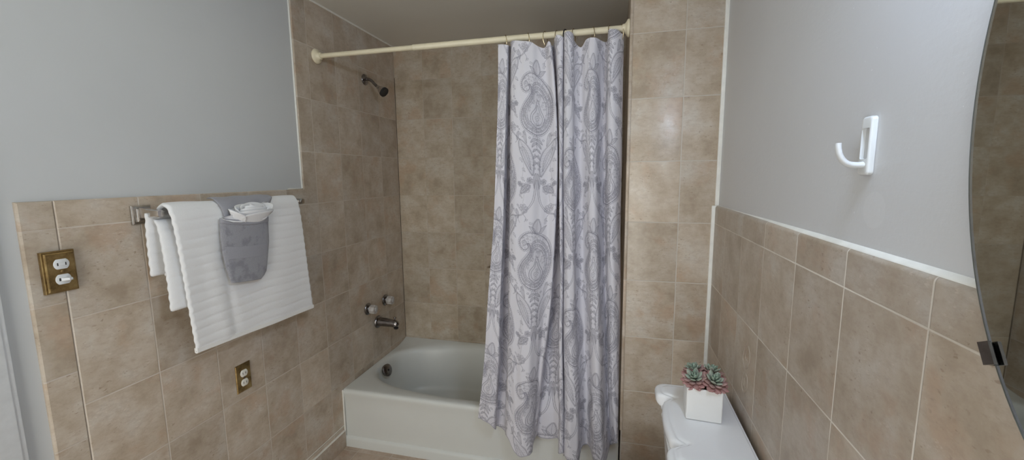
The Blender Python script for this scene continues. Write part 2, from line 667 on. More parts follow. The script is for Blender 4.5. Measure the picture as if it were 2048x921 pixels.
# ------------------------------------------------------------------ bathtub
tub = thing('bathtub', 'white enamel bathtub set in the tiled alcove behind the curtain', 'bathtub', (0.76, 0.37, 0))
ZR = 0.342
N = 144
bcx, bcy, ba, bb, bn = 0.752, 0.385, 0.722, 0.325, 2.75


def sup(a, b, n, cx, cy, t):
    c, s = math.cos(t), math.sin(t)
    return (cx + a * math.copysign(abs(c) ** (2 / n), c), cy + b * math.copysign(abs(s) ** (2 / n), s))


def rect_pt(x0, x1, y0, y1, p):
    """the rectangle boundary point along the ray from the basin centre through p"""
    dx, dy = p[0] - bcx, p[1] - bcy
    ts = []
    if dx > 1e-9: ts.append((x1 - bcx) / dx)
    if dx < -1e-9: ts.append((x0 - bcx) / dx)
    if dy > 1e-9: ts.append((y1 - bcy) / dy)
    if dy < -1e-9: ts.append((y0 - bcy) / dy)
    t = min(ts)
    return (bcx + dx * t, bcy + dy * t)


bm = bmesh.new()
TT = [2 * PI * k / N for k in range(N)]
open0 = [sup(ba, bb, bn, bcx, bcy, t) for t in TT]
X0, X1, Y0, Y1 = 0.002, 1.518, -0.004, 0.7365
# corner angles must fall on ring points: snap the nearest outer points to the corners
outer = [rect_pt(X0, X1, Y0, Y1, p) for p in open0]
for cx_, cy_ in ((X0, Y0), (X0, Y1), (X1, Y0), (X1, Y1)):
    k = min(range(N), key=lambda i: (outer[i][0] - cx_) ** 2 + (outer[i][1] - cy_) ** 2)
    outer[k] = (cx_, cy_)


def zr(y):        # rim rises a little toward the back wall
    return ZR + 0.022 * max(0, min(1, (y - 0.60) / 0.13)) ** 2


rings = []
# apron, from the floor up (only the front moves; sides and back go straight down)
for yo, z in ((-0.010, 0.0), (-0.010, 0.044), (-0.006, 0.054), (0.004, 0.060), (0.005, 0.255), (0.003, 0.285),
              (-0.001, 0.305), (-0.0035, 0.318), (-0.0035, 0.326), (-0.001, 0.334), (0.005, 0.340)):
    rings.append([Vector((x, (yo if abs(y - Y0) < 1e-6 else y), z)) for x, y in outer])
rings.append([Vector((x, (0.016 if abs(y - Y0) < 1e-6 else y), zr(y))) for x, y in outer])
# rim to basin edge
for g, dz in ((0.035, 0.0), (0.012, -0.002), (0.0, -0.008), (-0.008, -0.018), (-0.016, -0.035)):
    rings.append([Vector((*sup(ba + g * 0.9, bb + g * 0.9, bn, bcx, bcy, t), 0)) for t in TT])
    for v in rings[-1]:
        v.x = max(X0 + 0.003, min(X1 - 0.003, v.x))
        v.y = max(0.018, min(Y1 - 0.003, v.y))
        v.z = zr(v.y) + dz
for q in (0.12, 0.28, 0.45, 0.62, 0.78, 0.90, 0.97):
    e = q ** 1.15
    axl, axr, by = ba - 0.016 - 0.085 * e, ba - 0.016 - 0.24 * e, bb - 0.016 - 0.075 * e
    z = (ZR - 0.035) * (1 - q) + 0.075 * q
    ring = []
    for t in TT:
        a = axl if math.cos(t) < 0 else axr
        x, y = sup(a, by, bn + 0.2 * q, bcx, bcy, t)
        ring.append(Vector((x, y, z)))
    rings.append(ring)
for sc, z in ((0.95, 0.066), (0.86, 0.060), (0.5, 0.057), (0.1, 0.056)):
    last = rings[len(rings) - 1] if sc == 0.95 else base_ring
    if sc == 0.95:
        base_ring = rings[-1]
        last = base_ring
    rings.append([Vector((bcx + (v.x - bcx) * sc, bcy + (v.y - bcy) * sc, z)) for v in base_ring])
loft(bm, rings, True, True, True)
link('tub_body', bm, M['enamel'], tub, angle=50)

# overflow plate on the sloping end of the basin
ov = Vector((0.090, 0.322, 0.312))
ovd = Vector((0.93, -0.12, 0.34)).normalized()
bm = bmesh.new()
lathe(bm, [(0.036, -0.012), (0.039, 0.0), (0.039, 0.004), (0.034, 0.008), (0.014, 0.010), (0.001, 0.0105)], ov, ovd, 40)
ofl = link('overflow_plate', bm, M['dark_chrome'], tub, label='round chrome overflow plate')
bm = bmesh.new()
lathe(bm, [(0.006, 0.0), (0.006, 0.002), (0.001, 0.003)], ov + ovd * 0.0105, ovd, 16)
link('screw', bm, M['black'], ofl)

# ------------------------------------------------------------------ curtain rod
RY, RZ = -0.0356, 2.1397
rod = thing('shower_curtain_rod', 'cream tension rod spanning the tub alcove below the ceiling', 'curtain rod', (0.0, RY, RZ))
bm = bmesh.new()
tube(bm, [(0.012, RY, RZ), (0.545, RY, RZ)], 0.0115, 24)
link('inner_tube', bm, M['cream'], rod)
bm = bmesh.new()
lathe(bm, [(0.0118, 0.0), (0.0138, 0.0), (0.0142, 0.003), (0.0135, 0.004), (0.0135, 0.968)], (0.535, RY, RZ), (1, 0, 0), 24)
link('outer_tube', bm, M['cream'], rod)
fp = [(0.034, 0.0), (0.036, 0.003), (0.035, 0.008), (0.030, 0.012), (0.024, 0.015), (0.0185, 0.020), (0.0165, 0.030), (0.013, 0.031)]
bm = bmesh.new()
lathe(bm, fp, (0.0005, RY, RZ), (1, 0, 0), 36)
link('flange', bm, M['cream'], rod)
bm = bmesh.new()
lathe(bm, fp, (1.5195, RY, RZ), (-1, 0, 0), 36)
link('flange', bm, M['cream'], rod)

# curtain rings
RING_X = [(0.985, 'left edge of the curtain, first ring from the open end'), (1.088, ''), (1.163, ''), (1.215, ''), (1.252, ''),
          (1.287, ''), (1.369, ''), (1.437, ''), (1.487, '')]
ordn = ['leftmost ring on the rod, at the open edge of the curtain',
        'second ring from the left, above the broad front pleat',
        'third ring from the left, over the narrow rolled pleat',
        'fourth ring from the left, just before the black ring',
        'black ring over the close double pleat mid curtain',
        'ring just right of the black ring, above a low sag',
        'seventh ring from the left, at the short peaked pleat',
        'eighth ring from the left, over the high front pleat',
        'rightmost ring, beside the rod flange at the tiled partition']


def ring_mesh(thick):
    bm = bmesh.new()
    pts = []
    for k in range(40):
        a = 2 * PI * k / 40
        z = -0.014 + 0.031 * math.cos(a)
        wdt = 0.0165 * (1.0 if math.cos(a) > -0.2 else 1.0 - 0.45 * ((-0.2 - math.cos(a)) / 0.8))
        pts.append((0.004 * math.sin(a * 0.5) ** 2, wdt * math.sin(a), z))
    tube(bm, pts, thick, 8, closed=True)
    return bm


gold_me = None
for i, (x, _) in enumerate(RING_X):
    if i == 4:
        o = link('curtain_ring', ring_mesh(0.0030), M['black'])
    elif gold_me is None:
        o = link('curtain_ring', ring_mesh(0.0019), M['brass_ring'])
        gold_me = o
    else:
        o = gold_me.copy()
        COL.objects.link(o)
    o.location = (x, RY, RZ)
    o.rotation_euler = (0, 0, random.choice((-1, 1)) * random.uniform(0.30, 0.5))
    tag(o, ('thin metal curtain ring, ' if i != 4 else 'thin curtain ring, ') + ordn[i], 'curtain ring', 'curtain rings along the rod')

# ------------------------------------------------------------------ shower curtain
# -- the printed paisley, drawn as strokes on one 0.36 x 0.70 m repeat (1 mm raster), half-drop
PW, PH = 360, 700
PAT = np.zeros((PH, PW), np.float32)


def stamp(P, wd=1.15, val=1.0):
    P = np.asarray(P, float)
    r = 3
    oy, ox = np.mgrid[-r:r + 1, -r:r + 1]
    for dx, dy in ((0.0, 0.0), (PW / 2, PH / 2)):
        x, y = P[:, 0] + dx, P[:, 1] + dy
        ix, iy = np.floor(x).astype(int), np.floor(y).astype(int)
        gx = ix[:, None, None] + ox
        gy = iy[:, None, None] + oy
        d = np.hypot(gx - x[:, None, None], gy - y[:, None, None])
        k = np.clip(wd + 0.6 - d, 0, 1) * val
        np.maximum.at(PAT, (gy % PH, gx % PW), k.astype(np.float32))


def line(P, wd=1.15, val=1.0):
    wd *= 0.74
    P = np.asarray(P, float)
    seg = np.hypot(*np.diff(P, axis=0).T)
    s = np.concatenate([[0], np.cumsum(seg)])
    if s[-1] < 1e-6:
        return
    t = np.linspace(0, s[-1], max(2, int(s[-1] / 0.8)))
    stamp(np.stack([np.interp(t, s, P[:, 0]), np.interp(t, s, P[:, 1])], 1), wd, val)


def crv(P, closed=False, per=8):
    C = catmull(P, per, closed)
    if closed:
        C = C + [C[0]]
    return np.array(C)


def circ(c, r, wd=1.0, val=1.0, a0=0, a1=2 * PI):
    a = np.linspace(a0, a1, max(8, int(r * 4)))
    line(np.stack([c[0] + r * np.cos(a), c[1] + r * np.sin(a)], 1), wd, val)


def fill(P, val):
    P = np.asarray(P)
    x0, x1, y0, y1 = int(P[:, 0].min()), int(P[:, 0].max()) + 1, int(P[:, 1].min()), int(P[:, 1].max()) + 1
    gx, gy = np.meshgrid(np.arange(x0, x1 + 1), np.arange(y0, y1 + 1))
    ins = np.zeros(gx.shape, bool)
    n = len(P)
    for i in range(n):
        ax, ay = P[i]
        bx, by = P[(i + 1) % n]
        if ay == by:
            continue
        c = ((ay > gy) != (by > gy)) & (gx < (bx - ax) * (gy - ay) / (by - ay) + ax)
        ins ^= c
    for dx, dy in ((0, 0), (PW // 2, PH // 2)):
        np.maximum.at(PAT, ((gy[ins] + dy) % PH, (gx[ins] + dx) % PW), np.float32(val))
    return gx[ins], gy[ins]


def along(C, step):
    seg = np.hypot(*np.diff(C, axis=0).T)
    s = np.concatenate([[0], np.cumsum(seg)])
    t = np.arange(0, s[-1], step)
    p = np.stack([np.interp(t, s, C[:, 0]), np.interp(t, s, C[:, 1])], 1)
    q = np.stack([np.interp(t + 0.5, s, C[:, 0]), np.interp(t + 0.5, s, C[:, 1])], 1)
    d = q - p
    d /= (np.hypot(*d.T)[:, None] + 1e-9)
    return p, np.stack([-d[:, 1], d[:, 0]], 1)


def scallop(C, r=3.6, step=7.0, off=3.0, side=1, val=0.9):
    for p, nn in zip(*along(C, step)):
        c = p + nn * off * side
        circ(c, r, 0.8, val)


def leaf(a, b, wid, bend=0.0, dots=True, tint=0.12, ribs=True):
    a, b = np.array(a, float), np.array(b, float)
    d = b - a
    L = np.hypot(*d)
    d /= L
    nrm = np.array([-d[1], d[0]])
    tt = np.linspace(0, 1, 26)
    mid = a + np.outer(tt * L, d) + np.outer(np.sin(tt * PI) * bend, nrm)
    hw = wid * np.sin(PI * tt ** 0.75) ** 0.9
    A, B = mid + nrm * hw[:, None], mid - nrm * hw[:, None]
    fill(np.concatenate([A, B[::-1]]), tint)
    line(A, 1.0)
    line(B, 1.0)
    line(mid, 0.8, 0.8)
    if ribs:
        for k in range(3, 24, 2):
            line([mid[k], mid[min(k + 2, 25)] + nrm * hw[k] * 0.8], 0.6, 0.7)
            line([mid[k], mid[min(k + 2, 25)] - nrm * hw[k] * 0.8], 0.6, 0.7)
    if dots:
        scallop(A, 2.2, 5.5, 2.4, 1, 0.8)
        scallop(B, 2.2, 5.5, 2.4, -1, 0.8)


def curl(c, r, turns=1.4, a0=0.0, sg=1, wd=0.9, val=0.9):
    t = np.linspace(0, 1, 40)
    a = a0 + sg * t * turns * 2 * PI
    rr = r * (1 - 0.85 * t)
    line(np.stack([c[0] + rr * np.cos(a), c[1] + rr * np.sin(a)], 1), wd, val)


def flower(c, r):
    for k in range(6):
        a = 2 * PI * k / 6 + 0.3
        q = (c[0] + r * 0.62 * math.cos(a), c[1] + r * 0.62 * math.sin(a))
        a_ = np.linspace(0, 2 * PI, 20)
        P = np.stack([q[0] + r * 0.36 * np.cos(a_), q[1] + r * 0.36 * np.sin(a_)], 1)
        fill(P, 0.08)
        line(P, 0.9, 0.95)
        curl(q, r * 0.2, 1.0, a)
    circ(c, r * 0.26, 1.0)
    circ(c, r * 0.10, 1.0)


rs = random.Random(3)
body = crv([(0, -130), (38, -112), (66, -70), (76, -15), (70, 35), (56, 78), (36, 108), (8, 126), (-26, 128), (-56, 112),
            (-72, 84), (-66, 58), (-46, 50), (-32, 62), (-36, 80), (-24, 74), (-20, 50), (-34, 22), (-58, -10), (-74, -55),
            (-62, -98), (-30, -122)], True)
bx, by_ = fill(body, 0.09)
line(body, 1.5)
scallop(body, 3.8, 7.6, 5.2, -1, 0.95)
for sc_, wd_, st in ((0.84, 1.0, 0), (0.70, 1.0, 1)):
    c0 = np.array([4.0, -30.0])
    inn = crv([(0, -130), (38, -112), (66, -70), (76, -15), (70, 35), (50, 82), (18, 112), (-14, 100), (-22, 50), (-34, 22),
               (-58, -10), (-74, -55), (-62, -98), (-30, -122)], True)
    P = (inn - c0) * sc_ + c0
    line(P, wd_)
    for p, nn in zip(*along(P, 8.5)):
        circ(p - nn * 4.5, 2.4, 0.8, 0.9)
# heart of the paisley
drop = crv([(4, -100), (30, -82), (36, -52), (22, -20), (8, 22), (-4, -16), (-24, -48), (-22, -82)], True)
fill(drop, 0.05)
line(drop, 1.4)
P = (drop - np.array([5, -55])) * 0.72 + np.array([5, -55])
line(P, 1.2)
curl((5, -60), 13, 1.6, 0.4, 1, 1.1)
curl((4, -80), 9, 1.3, 2.4, -1)
curl((8, -38), 8, 1.3, 4.4, 1)
# rows of little scales between the outlines
for sc_ in (0.92, 0.78, 0.63):
    P = (inn - np.array([4.0, -30.0])) * sc_ + np.array([4.0, -30.0])
    for i_, (p, nn) in enumerate(zip(*along(P, 5.6))):
        a_ = math.atan2(nn[1], nn[0])
        circ(p, 2.7, 0.85, 0.95, a_ - 1.7, a_ + 1.7)
        if i_ % 2 == 0:
            line([p - nn * 3, p - nn * 6.5], 0.8, 0.8)
for k in range(260):                                # scrolling filler
    j = rs.randrange(len(bx))
    p = (bx[j], by_[j])
    if ((p[0] - 5) / 34) ** 2 + ((p[1] + 50) / 58) ** 2 < 1:
        continue
    curl(p, rs.uniform(2.5, 6.0), 1.1, rs.uniform(0, 6.28), rs.choice((-1, 1)), 0.7, 0.85)
circ((-50, 82), 11, 1.0)
curl((-50, 82), 8, 1.5, 0, 1)
# crest
leaf((6, 128), (10, 196), 17, 3, True)
for sx in (-1, 1):
    leaf((8 + sx * 12, 128), (10 + sx * 40, 158), 8, sx * 4, False)
    curl((10 + sx * 34, 172), 8, 1.3, 0.5, sx)
# foot of the paisley
line(crv([(0, -132), (2, -150), (0, -170), (2, -190)]), 1.3)
for sx in (-1, 1):
    curl((sx * 12, -144), 8, 1.3, PI / 2, sx)
    leaf((0, -150), (sx * 26, -170), 6, sx * 3, False)
    leaf((0, -165), (sx * 20, -190), 5, sx * 3, False)
    circ((sx * 30, -150), 4)
    for yy in (-205, -235, -265):
        leaf((0, yy + 12), (sx * 17, yy - 6), 4, sx * 2, False, 0.1)
        curl((sx * 9, yy - 16), 5, 1.2, PI / 2, sx)
    # bouquet: upright centre leaves, ragged blooms on both sides, double stems sweeping down and out
    leaf((sx * 4, -300), (sx * 10, -372), 6, sx * 3, False, 0.14)
    flower((sx * 50, -372), 24)
    flower((sx * 30, -338), 15)
    flower((sx * 78, -360), 12)
    flower((sx * 58, -466), 22)
    leaf((sx * 30, -360), (sx * 74, -402), 11, sx * 6, True, 0.12)
    for o_ in (0, 7):
        line(crv([(sx * (1 + o_), -330), (sx * (5 + o_), -390), (sx * (18 + o_), -440), (sx * (56 + o_), -488), (sx * (97 + o_), -514)]), 1.0)
    line(crv([(sx * 60, -490), (sx * 46, -508), (sx * 52, -524)]), 0.9)
    line(crv([(sx * 80, -502), (sx * 84, -522), (sx * 76, -534)]), 0.9)
    curl((sx * 44, -514), 7, 1.3, 0.4, sx)
    # drooping leaf that meets its mirror image over the next bouquet
    leaf((sx * 99, -514), (sx * 163, -664), 24, sx * 9, True, 0.12)
    leaf((sx * 112, -540), (sx * 154, -640), 11, sx * 4, False, 0.12)
    for q in ((118, 60), (104, 100), (116, 18), (104, -60), (92, -110), (104, 150), (60, -128), (76, -140)):
        c = (sx * q[0], q[1])
        curl(c, rs.uniform(5, 9), 1.4, rs.uniform(0, 6), rs.choice((-1, 1)))
        circ((c[0] + 8, c[1] - 9), 2.5, 0.8)
    leaf((sx * 58, -120), (sx * 44, -176), 8, sx * 4, False, 0.12)
    leaf((sx * 86, -128), (sx * 92, -170), 6, sx * 3, False, 0.12)
    line(crv([(sx * 118, -92), (sx * 124, -40), (sx * 114, 20), (sx * 120, 80), (sx * 106, 150)]), 0.7, 0.6)
PAT = np.clip(PAT, 0, 1)


def pat_sample(u, v):
    x, y = (u * 1000.0) % PW, (v * 1000.0) % PH
    x0, y0 = np.floor(x).astype(int), np.floor(y).astype(int)
    fx, fy = x - x0, y - y0
    x1, y1 = (x0 + 1) % PW, (y0 + 1) % PH
    x0 %= PW
    y0 %= PH
    return (PAT[y0, x0] * (1 - fx) + PAT[y0, x1] * fx) * (1 - fy) + (PAT[y1, x0] * (1 - fx) + PAT[y1, x1] * fx) * fy


# -- the hanging cloth: columns (x,z at the top | x,z at the hem), each at its own depth
# (last value: sideways swing of the column half way down, in metres)
CURT = [(996, 89, -.060, 957, 838, -.090, 0), (1010, 89, -.064, 982, 850, -.100, 0), (1017, 91, -.055, 992, 858, -.085, -.012),
        (1019, 92, -.012, 994, 856, -.032, -.012), (1022, 92, -.010, 1010, 862, -.030, -.008),
        (1024, 82, -.060, 1013, 875, -.110, -.006), (1045, 82, -.072, 1032, 908, -.145, 0),
        (1062, 84, -.066, 1052, 916, -.148, .008), (1075, 92, -.050, 1063, 906, -.115, .022), (1089, 96, -.042, 1066, 884, -.080, .034),
        (1096, 83, -.066, 1069, 878, -.066, .048), (1101, 85, -.058, 1071, 876, -.048, .050), (1102, 90, -.016, 1078, 874, -.016, .040),
        (1107, 90, -.010, 1113, 876, -.014, .026), (1111, 72, -.062, 1116, 903, -.115, .020), (1118, 70, -.076, 1121, 910, -.138, .010),
        (1126, 74, -.066, 1127, 910, -.122, .002), (1127, 78, -.028, 1127, 912, -.060, 0), (1129, 66, -.066, 1129, 915, -.120, 0),
        (1137, 62, -.080, 1140, 928, -.150, 0), (1146, 68, -.068, 1157, 928, -.138, 0), (1150, 84, -.045, 1164, 900, -.080, 0),
        (1162, 95, -.026, 1172, 889, -.045, 0), (1172, 80, -.050, 1180, 895, -.060, 0), (1182, 75, -.064, 1188, 925, -.130, 0),
        (1193, 76, -.056, 1205, 930, -.142, 0), (1204, 82, -.020, 1214, 915, -.100, -.006), (1214, 83, -.006, 1219, 892, -.040, -.006),
        (1217, 60, -.066, 1222, 890, -.055, 0), (1226, 58, -.082, 1228, 889, -.076, 0), (1235, 59, -.074, 1234, 889, -.070, 0),
        (1243, 67, -.050, 1238, 890, -.055, 0), (1248, 72, -.024, 1239, 890, -.028, 0)]
top, bot = [], []
for (tx, ty, td, bx_, by2, bd, sw_) in CURT:
    dep = 0.045 if td > -0.022 and tx < 1110 else (0.015 if td > -0.022 else 0.0)     # the back of a pleat swings in over the tub
    top.append((*pix(tx, ty, 1, td), sw_, dep))
    bot.append((*pix(bx_, by2, 1, bd), sw_, dep))
PER = 16
TOP = np.array(catmull(top, PER))
BOT = np.array(catmull(bot, PER))


def resample(P, Q, n):
    L = np.hypot(np.diff(P[:, 0]), np.diff(P[:, 1])) * 0.5 + np.hypot(np.diff(Q[:, 0]), np.diff(Q[:, 1])) * 0.5
    s = np.concatenate([[0], np.cumsum(L)])
    t = np.linspace(0, s[-1], n)
    f = lambda A: np.stack([np.interp(t, s, A[:, k]) for k in range(5)], 1)
    return f(P), f(Q), t


NC, NR = 900, 1340
TOP, BOT, SU = resample(TOP, BOT, NC)
# soften the corners left by resampling
for A in (TOP, BOT):
    for _ in range(6):
        A[1:-1] = A[1:-1] * 0.5 + (A[:-2] + A[2:]) * 0.25
tv = np.linspace(0, 1, NR)
ex = (tv ** 1.65)[:, None]
ey = (tv ** 1.1)[:, None]
X = TOP[None, :, 0] * (1 - ex) + BOT[None, :, 0] * ex
Y = TOP[None, :, 1] * (1 - ey) + BOT[None, :, 1] * ey
Zg = TOP[None, :, 2] * (1 - tv[:, None]) + BOT[None, :, 2] * tv[:, None]
# soft buckles in the hang, strongest low down, and a wavy hem
uu, vv = SU[None, :], tv[:, None]
Y = Y + 0.005 * np.sin(uu * 46 + 3.0 * vv) * np.sin(vv * 7 + uu * 9) * (0.2 + vv)
Y = Y + 0.0016 * np.sin(uu * 160 + np.sin(vv * 19) * 2) * (0.3 + 0.7 * vv)
X = X + 0.003 * np.sin(vv * 17 + uu * 8) * vv + TOP[None, :, 3] * 0.9 * np.sin(PI * vv ** 0.75)
Y = Y + TOP[None, :, 4] * np.sin(PI * vv)
Zg = Zg + 0.006 * np.sin(uu * 60) * vv ** 8
# keep the cloth in front of the tub apron and clear of the rod
lim = -0.020 + 0.12 * np.clip((Zg - 0.37) / 0.30, 0, 1) ** 1.5
Y = np.minimum(Y, lim)
near = np.clip((Zg - 2.10) / 0.03, 0, 1)
clear = np.where(Y < RY, np.minimum(Y, RY - 0.0165), np.maximum(Y, RY + 0.0165))
Y = Y * (1 - near) + clear * near
X = np.minimum(X, 1.512)
LEN = 1.90
U_arr = np.broadcast_to(uu, X.shape)
V_arr = np.broadcast_to(-vv * LEN, X.shape)
ROW = int(NR * 0.505)
ray = pix(1072, 492, 1, -0.07)
CI = int(np.argmin(np.abs(X[ROW] - ray.x) + (Y[ROW] > -0.055) * 1.0))
pat = pat_sample((U_arr - SU[CI]) * 1.12, V_arr + tv[ROW] * LEN)
hem = (tv > 0.9975)[:, None]
pat = np.where(hem, 0.6, pat)
verts = np.stack([X, Y, Zg], -1).reshape(-1, 3)
base = verts.min(0)
corg = np.array([(verts[:, 0].min() + verts[:, 0].max()) / 2, -0.07, verts[:, 2].min()])
idx = np.arange(NR * NC).reshape(NR, NC)
quads = np.stack([idx[:-1, :-1], idx[1:, :-1], idx[1:, 1:], idx[:-1, 1:]], -1).reshape(-1, 4)
me = bpy.data.meshes.new('shower_curtain')
me.vertices.add(len(verts))
me.vertices.foreach_set('co', (verts - corg).ravel())
me.loops.add(quads.size)
me.loops.foreach_set('vertex_index', quads.ravel().astype(np.int32))
me.polygons.add(len(quads))
me.polygons.foreach_set('loop_start', np.arange(0, quads.size, 4, dtype=np.int32))
me.polygons.foreach_set('loop_total', np.full(len(quads), 4, np.int32))
me.update(calc_edges=True)
at_ = me.attributes.new('print', 'FLOAT', 'POINT')
at_.data.foreach_set('value', pat.ravel().astype(np.float32))


def curtain_mat():
    T = NT('paisley_cotton')
    co = T.obj()
    a = T.n('ShaderNodeAttribute', attribute_name='print')
    wv = T.noise(co, 700, 2)
    c = T.mix(a.outputs['Fac'], (0.74, 0.73, 0.79), (0.17, 0.165, 0.215))
    c = T.mix(T.math('MULTIPLY', wv, 0.10), c, (0.55, 0.54, 0.6))
    T.base(c)
    T.set(Roughness=0.8)
    T.b.inputs['Sheen Weight'].default_value = 0.1
    T.link(T.bump(T.noise(co, 60, 3), 0.15, 0.002), T.b.inputs['Normal'])
    # thin cotton lets a little light through
    tr = T.n('ShaderNodeBsdfTranslucent')
    T.link(c, tr.inputs[0])
    mx = T.n('ShaderNodeMixShader')
    mx.inputs[0].default_value = 0.12
    T.link(T.b.outputs[0], mx.inputs[1])
    T.link(tr.outputs[0], mx.inputs[2])
    T.link(mx.outputs[0], T.t.nodes['Material Output'].inputs[0])
    return T.m


cur = link_me('shower_curtain', me, curtain_mat(), None, True, 0)
cur.location = corg
tag(cur, 'white shower curtain printed with grey paisley, gathered at the right of the tub', 'shower curtain')

# ------------------------------------------------------------------ shower head
sh = thing('showerhead', 'chrome shower head on a bent arm high on the left tiled wall', 'shower head', (0.0, 0.382, 2.115))
bm = bmesh.new()
lathe(bm, [(0.031, 0.0005), (0.032, 0.003), (0.030, 0.006), (0.022, 0.010), (0.012, 0.013), (0.010, 0.014)], (0, 0.382, 2.115), (1, 0, 0), 36)
link('escutcheon', bm, M['dark_chrome'], sh)
bm = bmesh.new()
arm = catmull([(0.004, 0.382, 2.115), (0.022, 0.382, 2.117), (0.045, 0.382, 2.107), (0.068, 0.382, 2.084), (0.088, 0.382, 2.066)], 8)
tube(bm, arm, 0.0088, 18)
link('arm', bm, M['dark_chrome'], sh)
hd = Vector((0.80, -0.05, -0.62)).normalized()
ho = Vector((0.084, 0.382, 2.070))
bm = bmesh.new()
lathe(bm, [(0.010, 0.0), (0.0125, 0.004), (0.0125, 0.012), (0.016, 0.018), (0.022, 0.030), (0.0275, 0.044), (0.0285, 0.050)], ho, hd, 32)
hh = link('head', bm, M['chrome'], sh)
bm = bmesh.new()
lathe(bm, [(0.0287, 0.050), (0.0293, 0.053), (0.0293, 0.062), (0.027, 0.064), (0.02, 0.062), (0.001, 0.0615)], ho, hd, 32)
link('spray_face', bm, M['black'], hh, label='black spray face')

# ------------------------------------------------------------------ tub taps and spout
def make_tap(y, z, lab):
    t = thing('tap', lab, 'tap', (0.0, y, z), 'bathtub taps')
    o = (0.0, y, z)
    bm = bmesh.new()
    lathe(bm, [(0.036, 0.0005), (0.037, 0.004), (0.034, 0.009), (0.028, 0.012), (0.020, 0.014), (0.016, 0.020), (0.013, 0.022)], o, (1, 0, 0), 36)
    link('escutcheon', bm, M['dark_chrome'], t)
    bm = bmesh.new()
    n = 48
    rings = []
    for r, h, fl in ((0.016, 0.017, 0), (0.024, 0.019, .3), (0.0275, 0.024, 1), (0.0275, 0.050, 1), (0.0255, 0.056, 1), (0.019, 0.058, .3), (0.012, 0.0575, 0)):
        ring = []
        for k in range(n):
            a = 2 * PI * k / n
            rr = r * (1 + 0.05 * fl * math.cos(8 * a))
            ring.append(Vector((h, y + rr * math.cos(a), z + rr * math.sin(a))))
        rings.append(ring)
    loft(bm, rings)
    kn = link('knob', bm, M['acrylic'], t, label='fluted clear acrylic knob')
    bm = bmesh.new()
    lathe(bm, [(0.0125, 0.0565), (0.0125, 0.0585), (0.010, 0.0595), (0.001, 0.060)], o, (1, 0, 0), 24)
    cp = link('cap', bm, M['clear_plastic'], kn)
    return t


make_tap(0.283, 0.722, 'left of the two clear bath taps, nearer the towel')
make_tap(0.484, 0.720, 'right of the two clear bath taps, nearer the back corner')

sp = thing('tub_spout', 'chrome bath spout below the two clear taps', 'spout', (0.0, 0.382, 0.605))
bm = bmesh.new()
lathe(bm, [(0.037, 0.0005), (0.040, 0.003), (0.040, 0.007), (0.036, 0.012), (0.030, 0.016)], (0, 0.382, 0.605), (1, 0, 0), 36)
link('escutcheon', bm, M['dark_chrome'], sp)
bm = bmesh.new()
rings = []
for x, zc, rz, ry in ((0.010, 0.607, .029, .029), (0.03, 0.606, .0285, .0275), (0.07, 0.605, .0265, .0255), (0.105, 0.603, .0245, .024),
                      (0.125, 0.601, .0235, .023), (0.138, 0.597, .021, .021), (0.145, 0.592, .016, .017), (0.147, 0.588, .010, .011)):
    rings.append([Vector((x + (0.006 * math.sin(a) if x > .12 else 0), 0.382 + ry * math.cos(a), zc + rz * math.sin(a))) for a in [2 * PI * k / 28 for k in range(28)]])
loft(bm, rings)
sb = link('spout_body', bm, M['dark_chrome'], sp)
bm = bmesh.new()
lathe(bm, [(0.013, 0.0), (0.015, 0.003), (0.015, 0.008), (0.012, 0.010)], (0.131, 0.382, 0.568), (0.1, 0, 1), 20)
link('outlet_ring', bm, M['black'], sb)
bm = bmesh.new()
lathe(bm, [(0.0035, -0.004), (0.0035, 0.012), (0.007, 0.014), (0.0085, 0.018), (0.007, 0.022), (0.001, 0.023)], (0.124, 0.382, 0.623), (0.15, 0, 1), 18)
link('diverter_knob', bm, M['dark_chrome'], sp)

# ------------------------------------------------------------------ soap dish (peeps out beside the curtain)
sd = thing('soap_dish', 'beige ceramic soap dish on the back wall, mostly hidden by the curtain', 'soap dish', (0.715, YB, 0.94))
bm = bmesh.new()
box(bm, 0.637, 0.793, YB - 0.012, YB - 0.0005, 0.880, 1.002, 0, 0.004)
link('back_plate', bm, M['soap_tile'], sd)
bm = bmesh.new()
rings = []
for k in range(9):
    a = PI * k / 8
rr = [(0.655, 0.0), (0.655, -0.06), (0.675, -0.078), (0.755, -0.078), (0.775, -0.06), (0.775, 0.0)]
o1 = [Vector((x, YB - 0.011 + y, 0.905)) for x, y in rr]
o2 = [Vector((x, YB - 0.011 + y, 0.930)) for x, y in rr]
i1 = [Vector((0.715 + (x - 0.715) * 0.84, YB - 0.011 + y * 0.84 - 0.002, 0.930)) for x, y in rr]
i2 = [Vector((0.715 + (x - 0.715) * 0.8, YB - 0.011 + y * 0.8 - 0.002, 0.915)) for x, y in rr]
loft(bm, [o1, o2, i1, i2])
link('tray', bm, M['soap_tile'], sd)

# ------------------------------------------------------------------ brass plates on the left wall
def stadium(cy, cz, hw, hh, flat):
    """duplex face: circle clipped flat at top and bottom (flat = half height)"""
    out = []
    for k in range(48):
        a = 2 * PI * k / 48
        out.append((cy + hw * math.cos(a), cz + max(-flat, min(flat, hh * math.sin(a)))))
    return out


def plate_poly(y0, y1, z0, z1):
    return [(y0, z0), (y1, z0), (y1, z1), (y0, z1)]


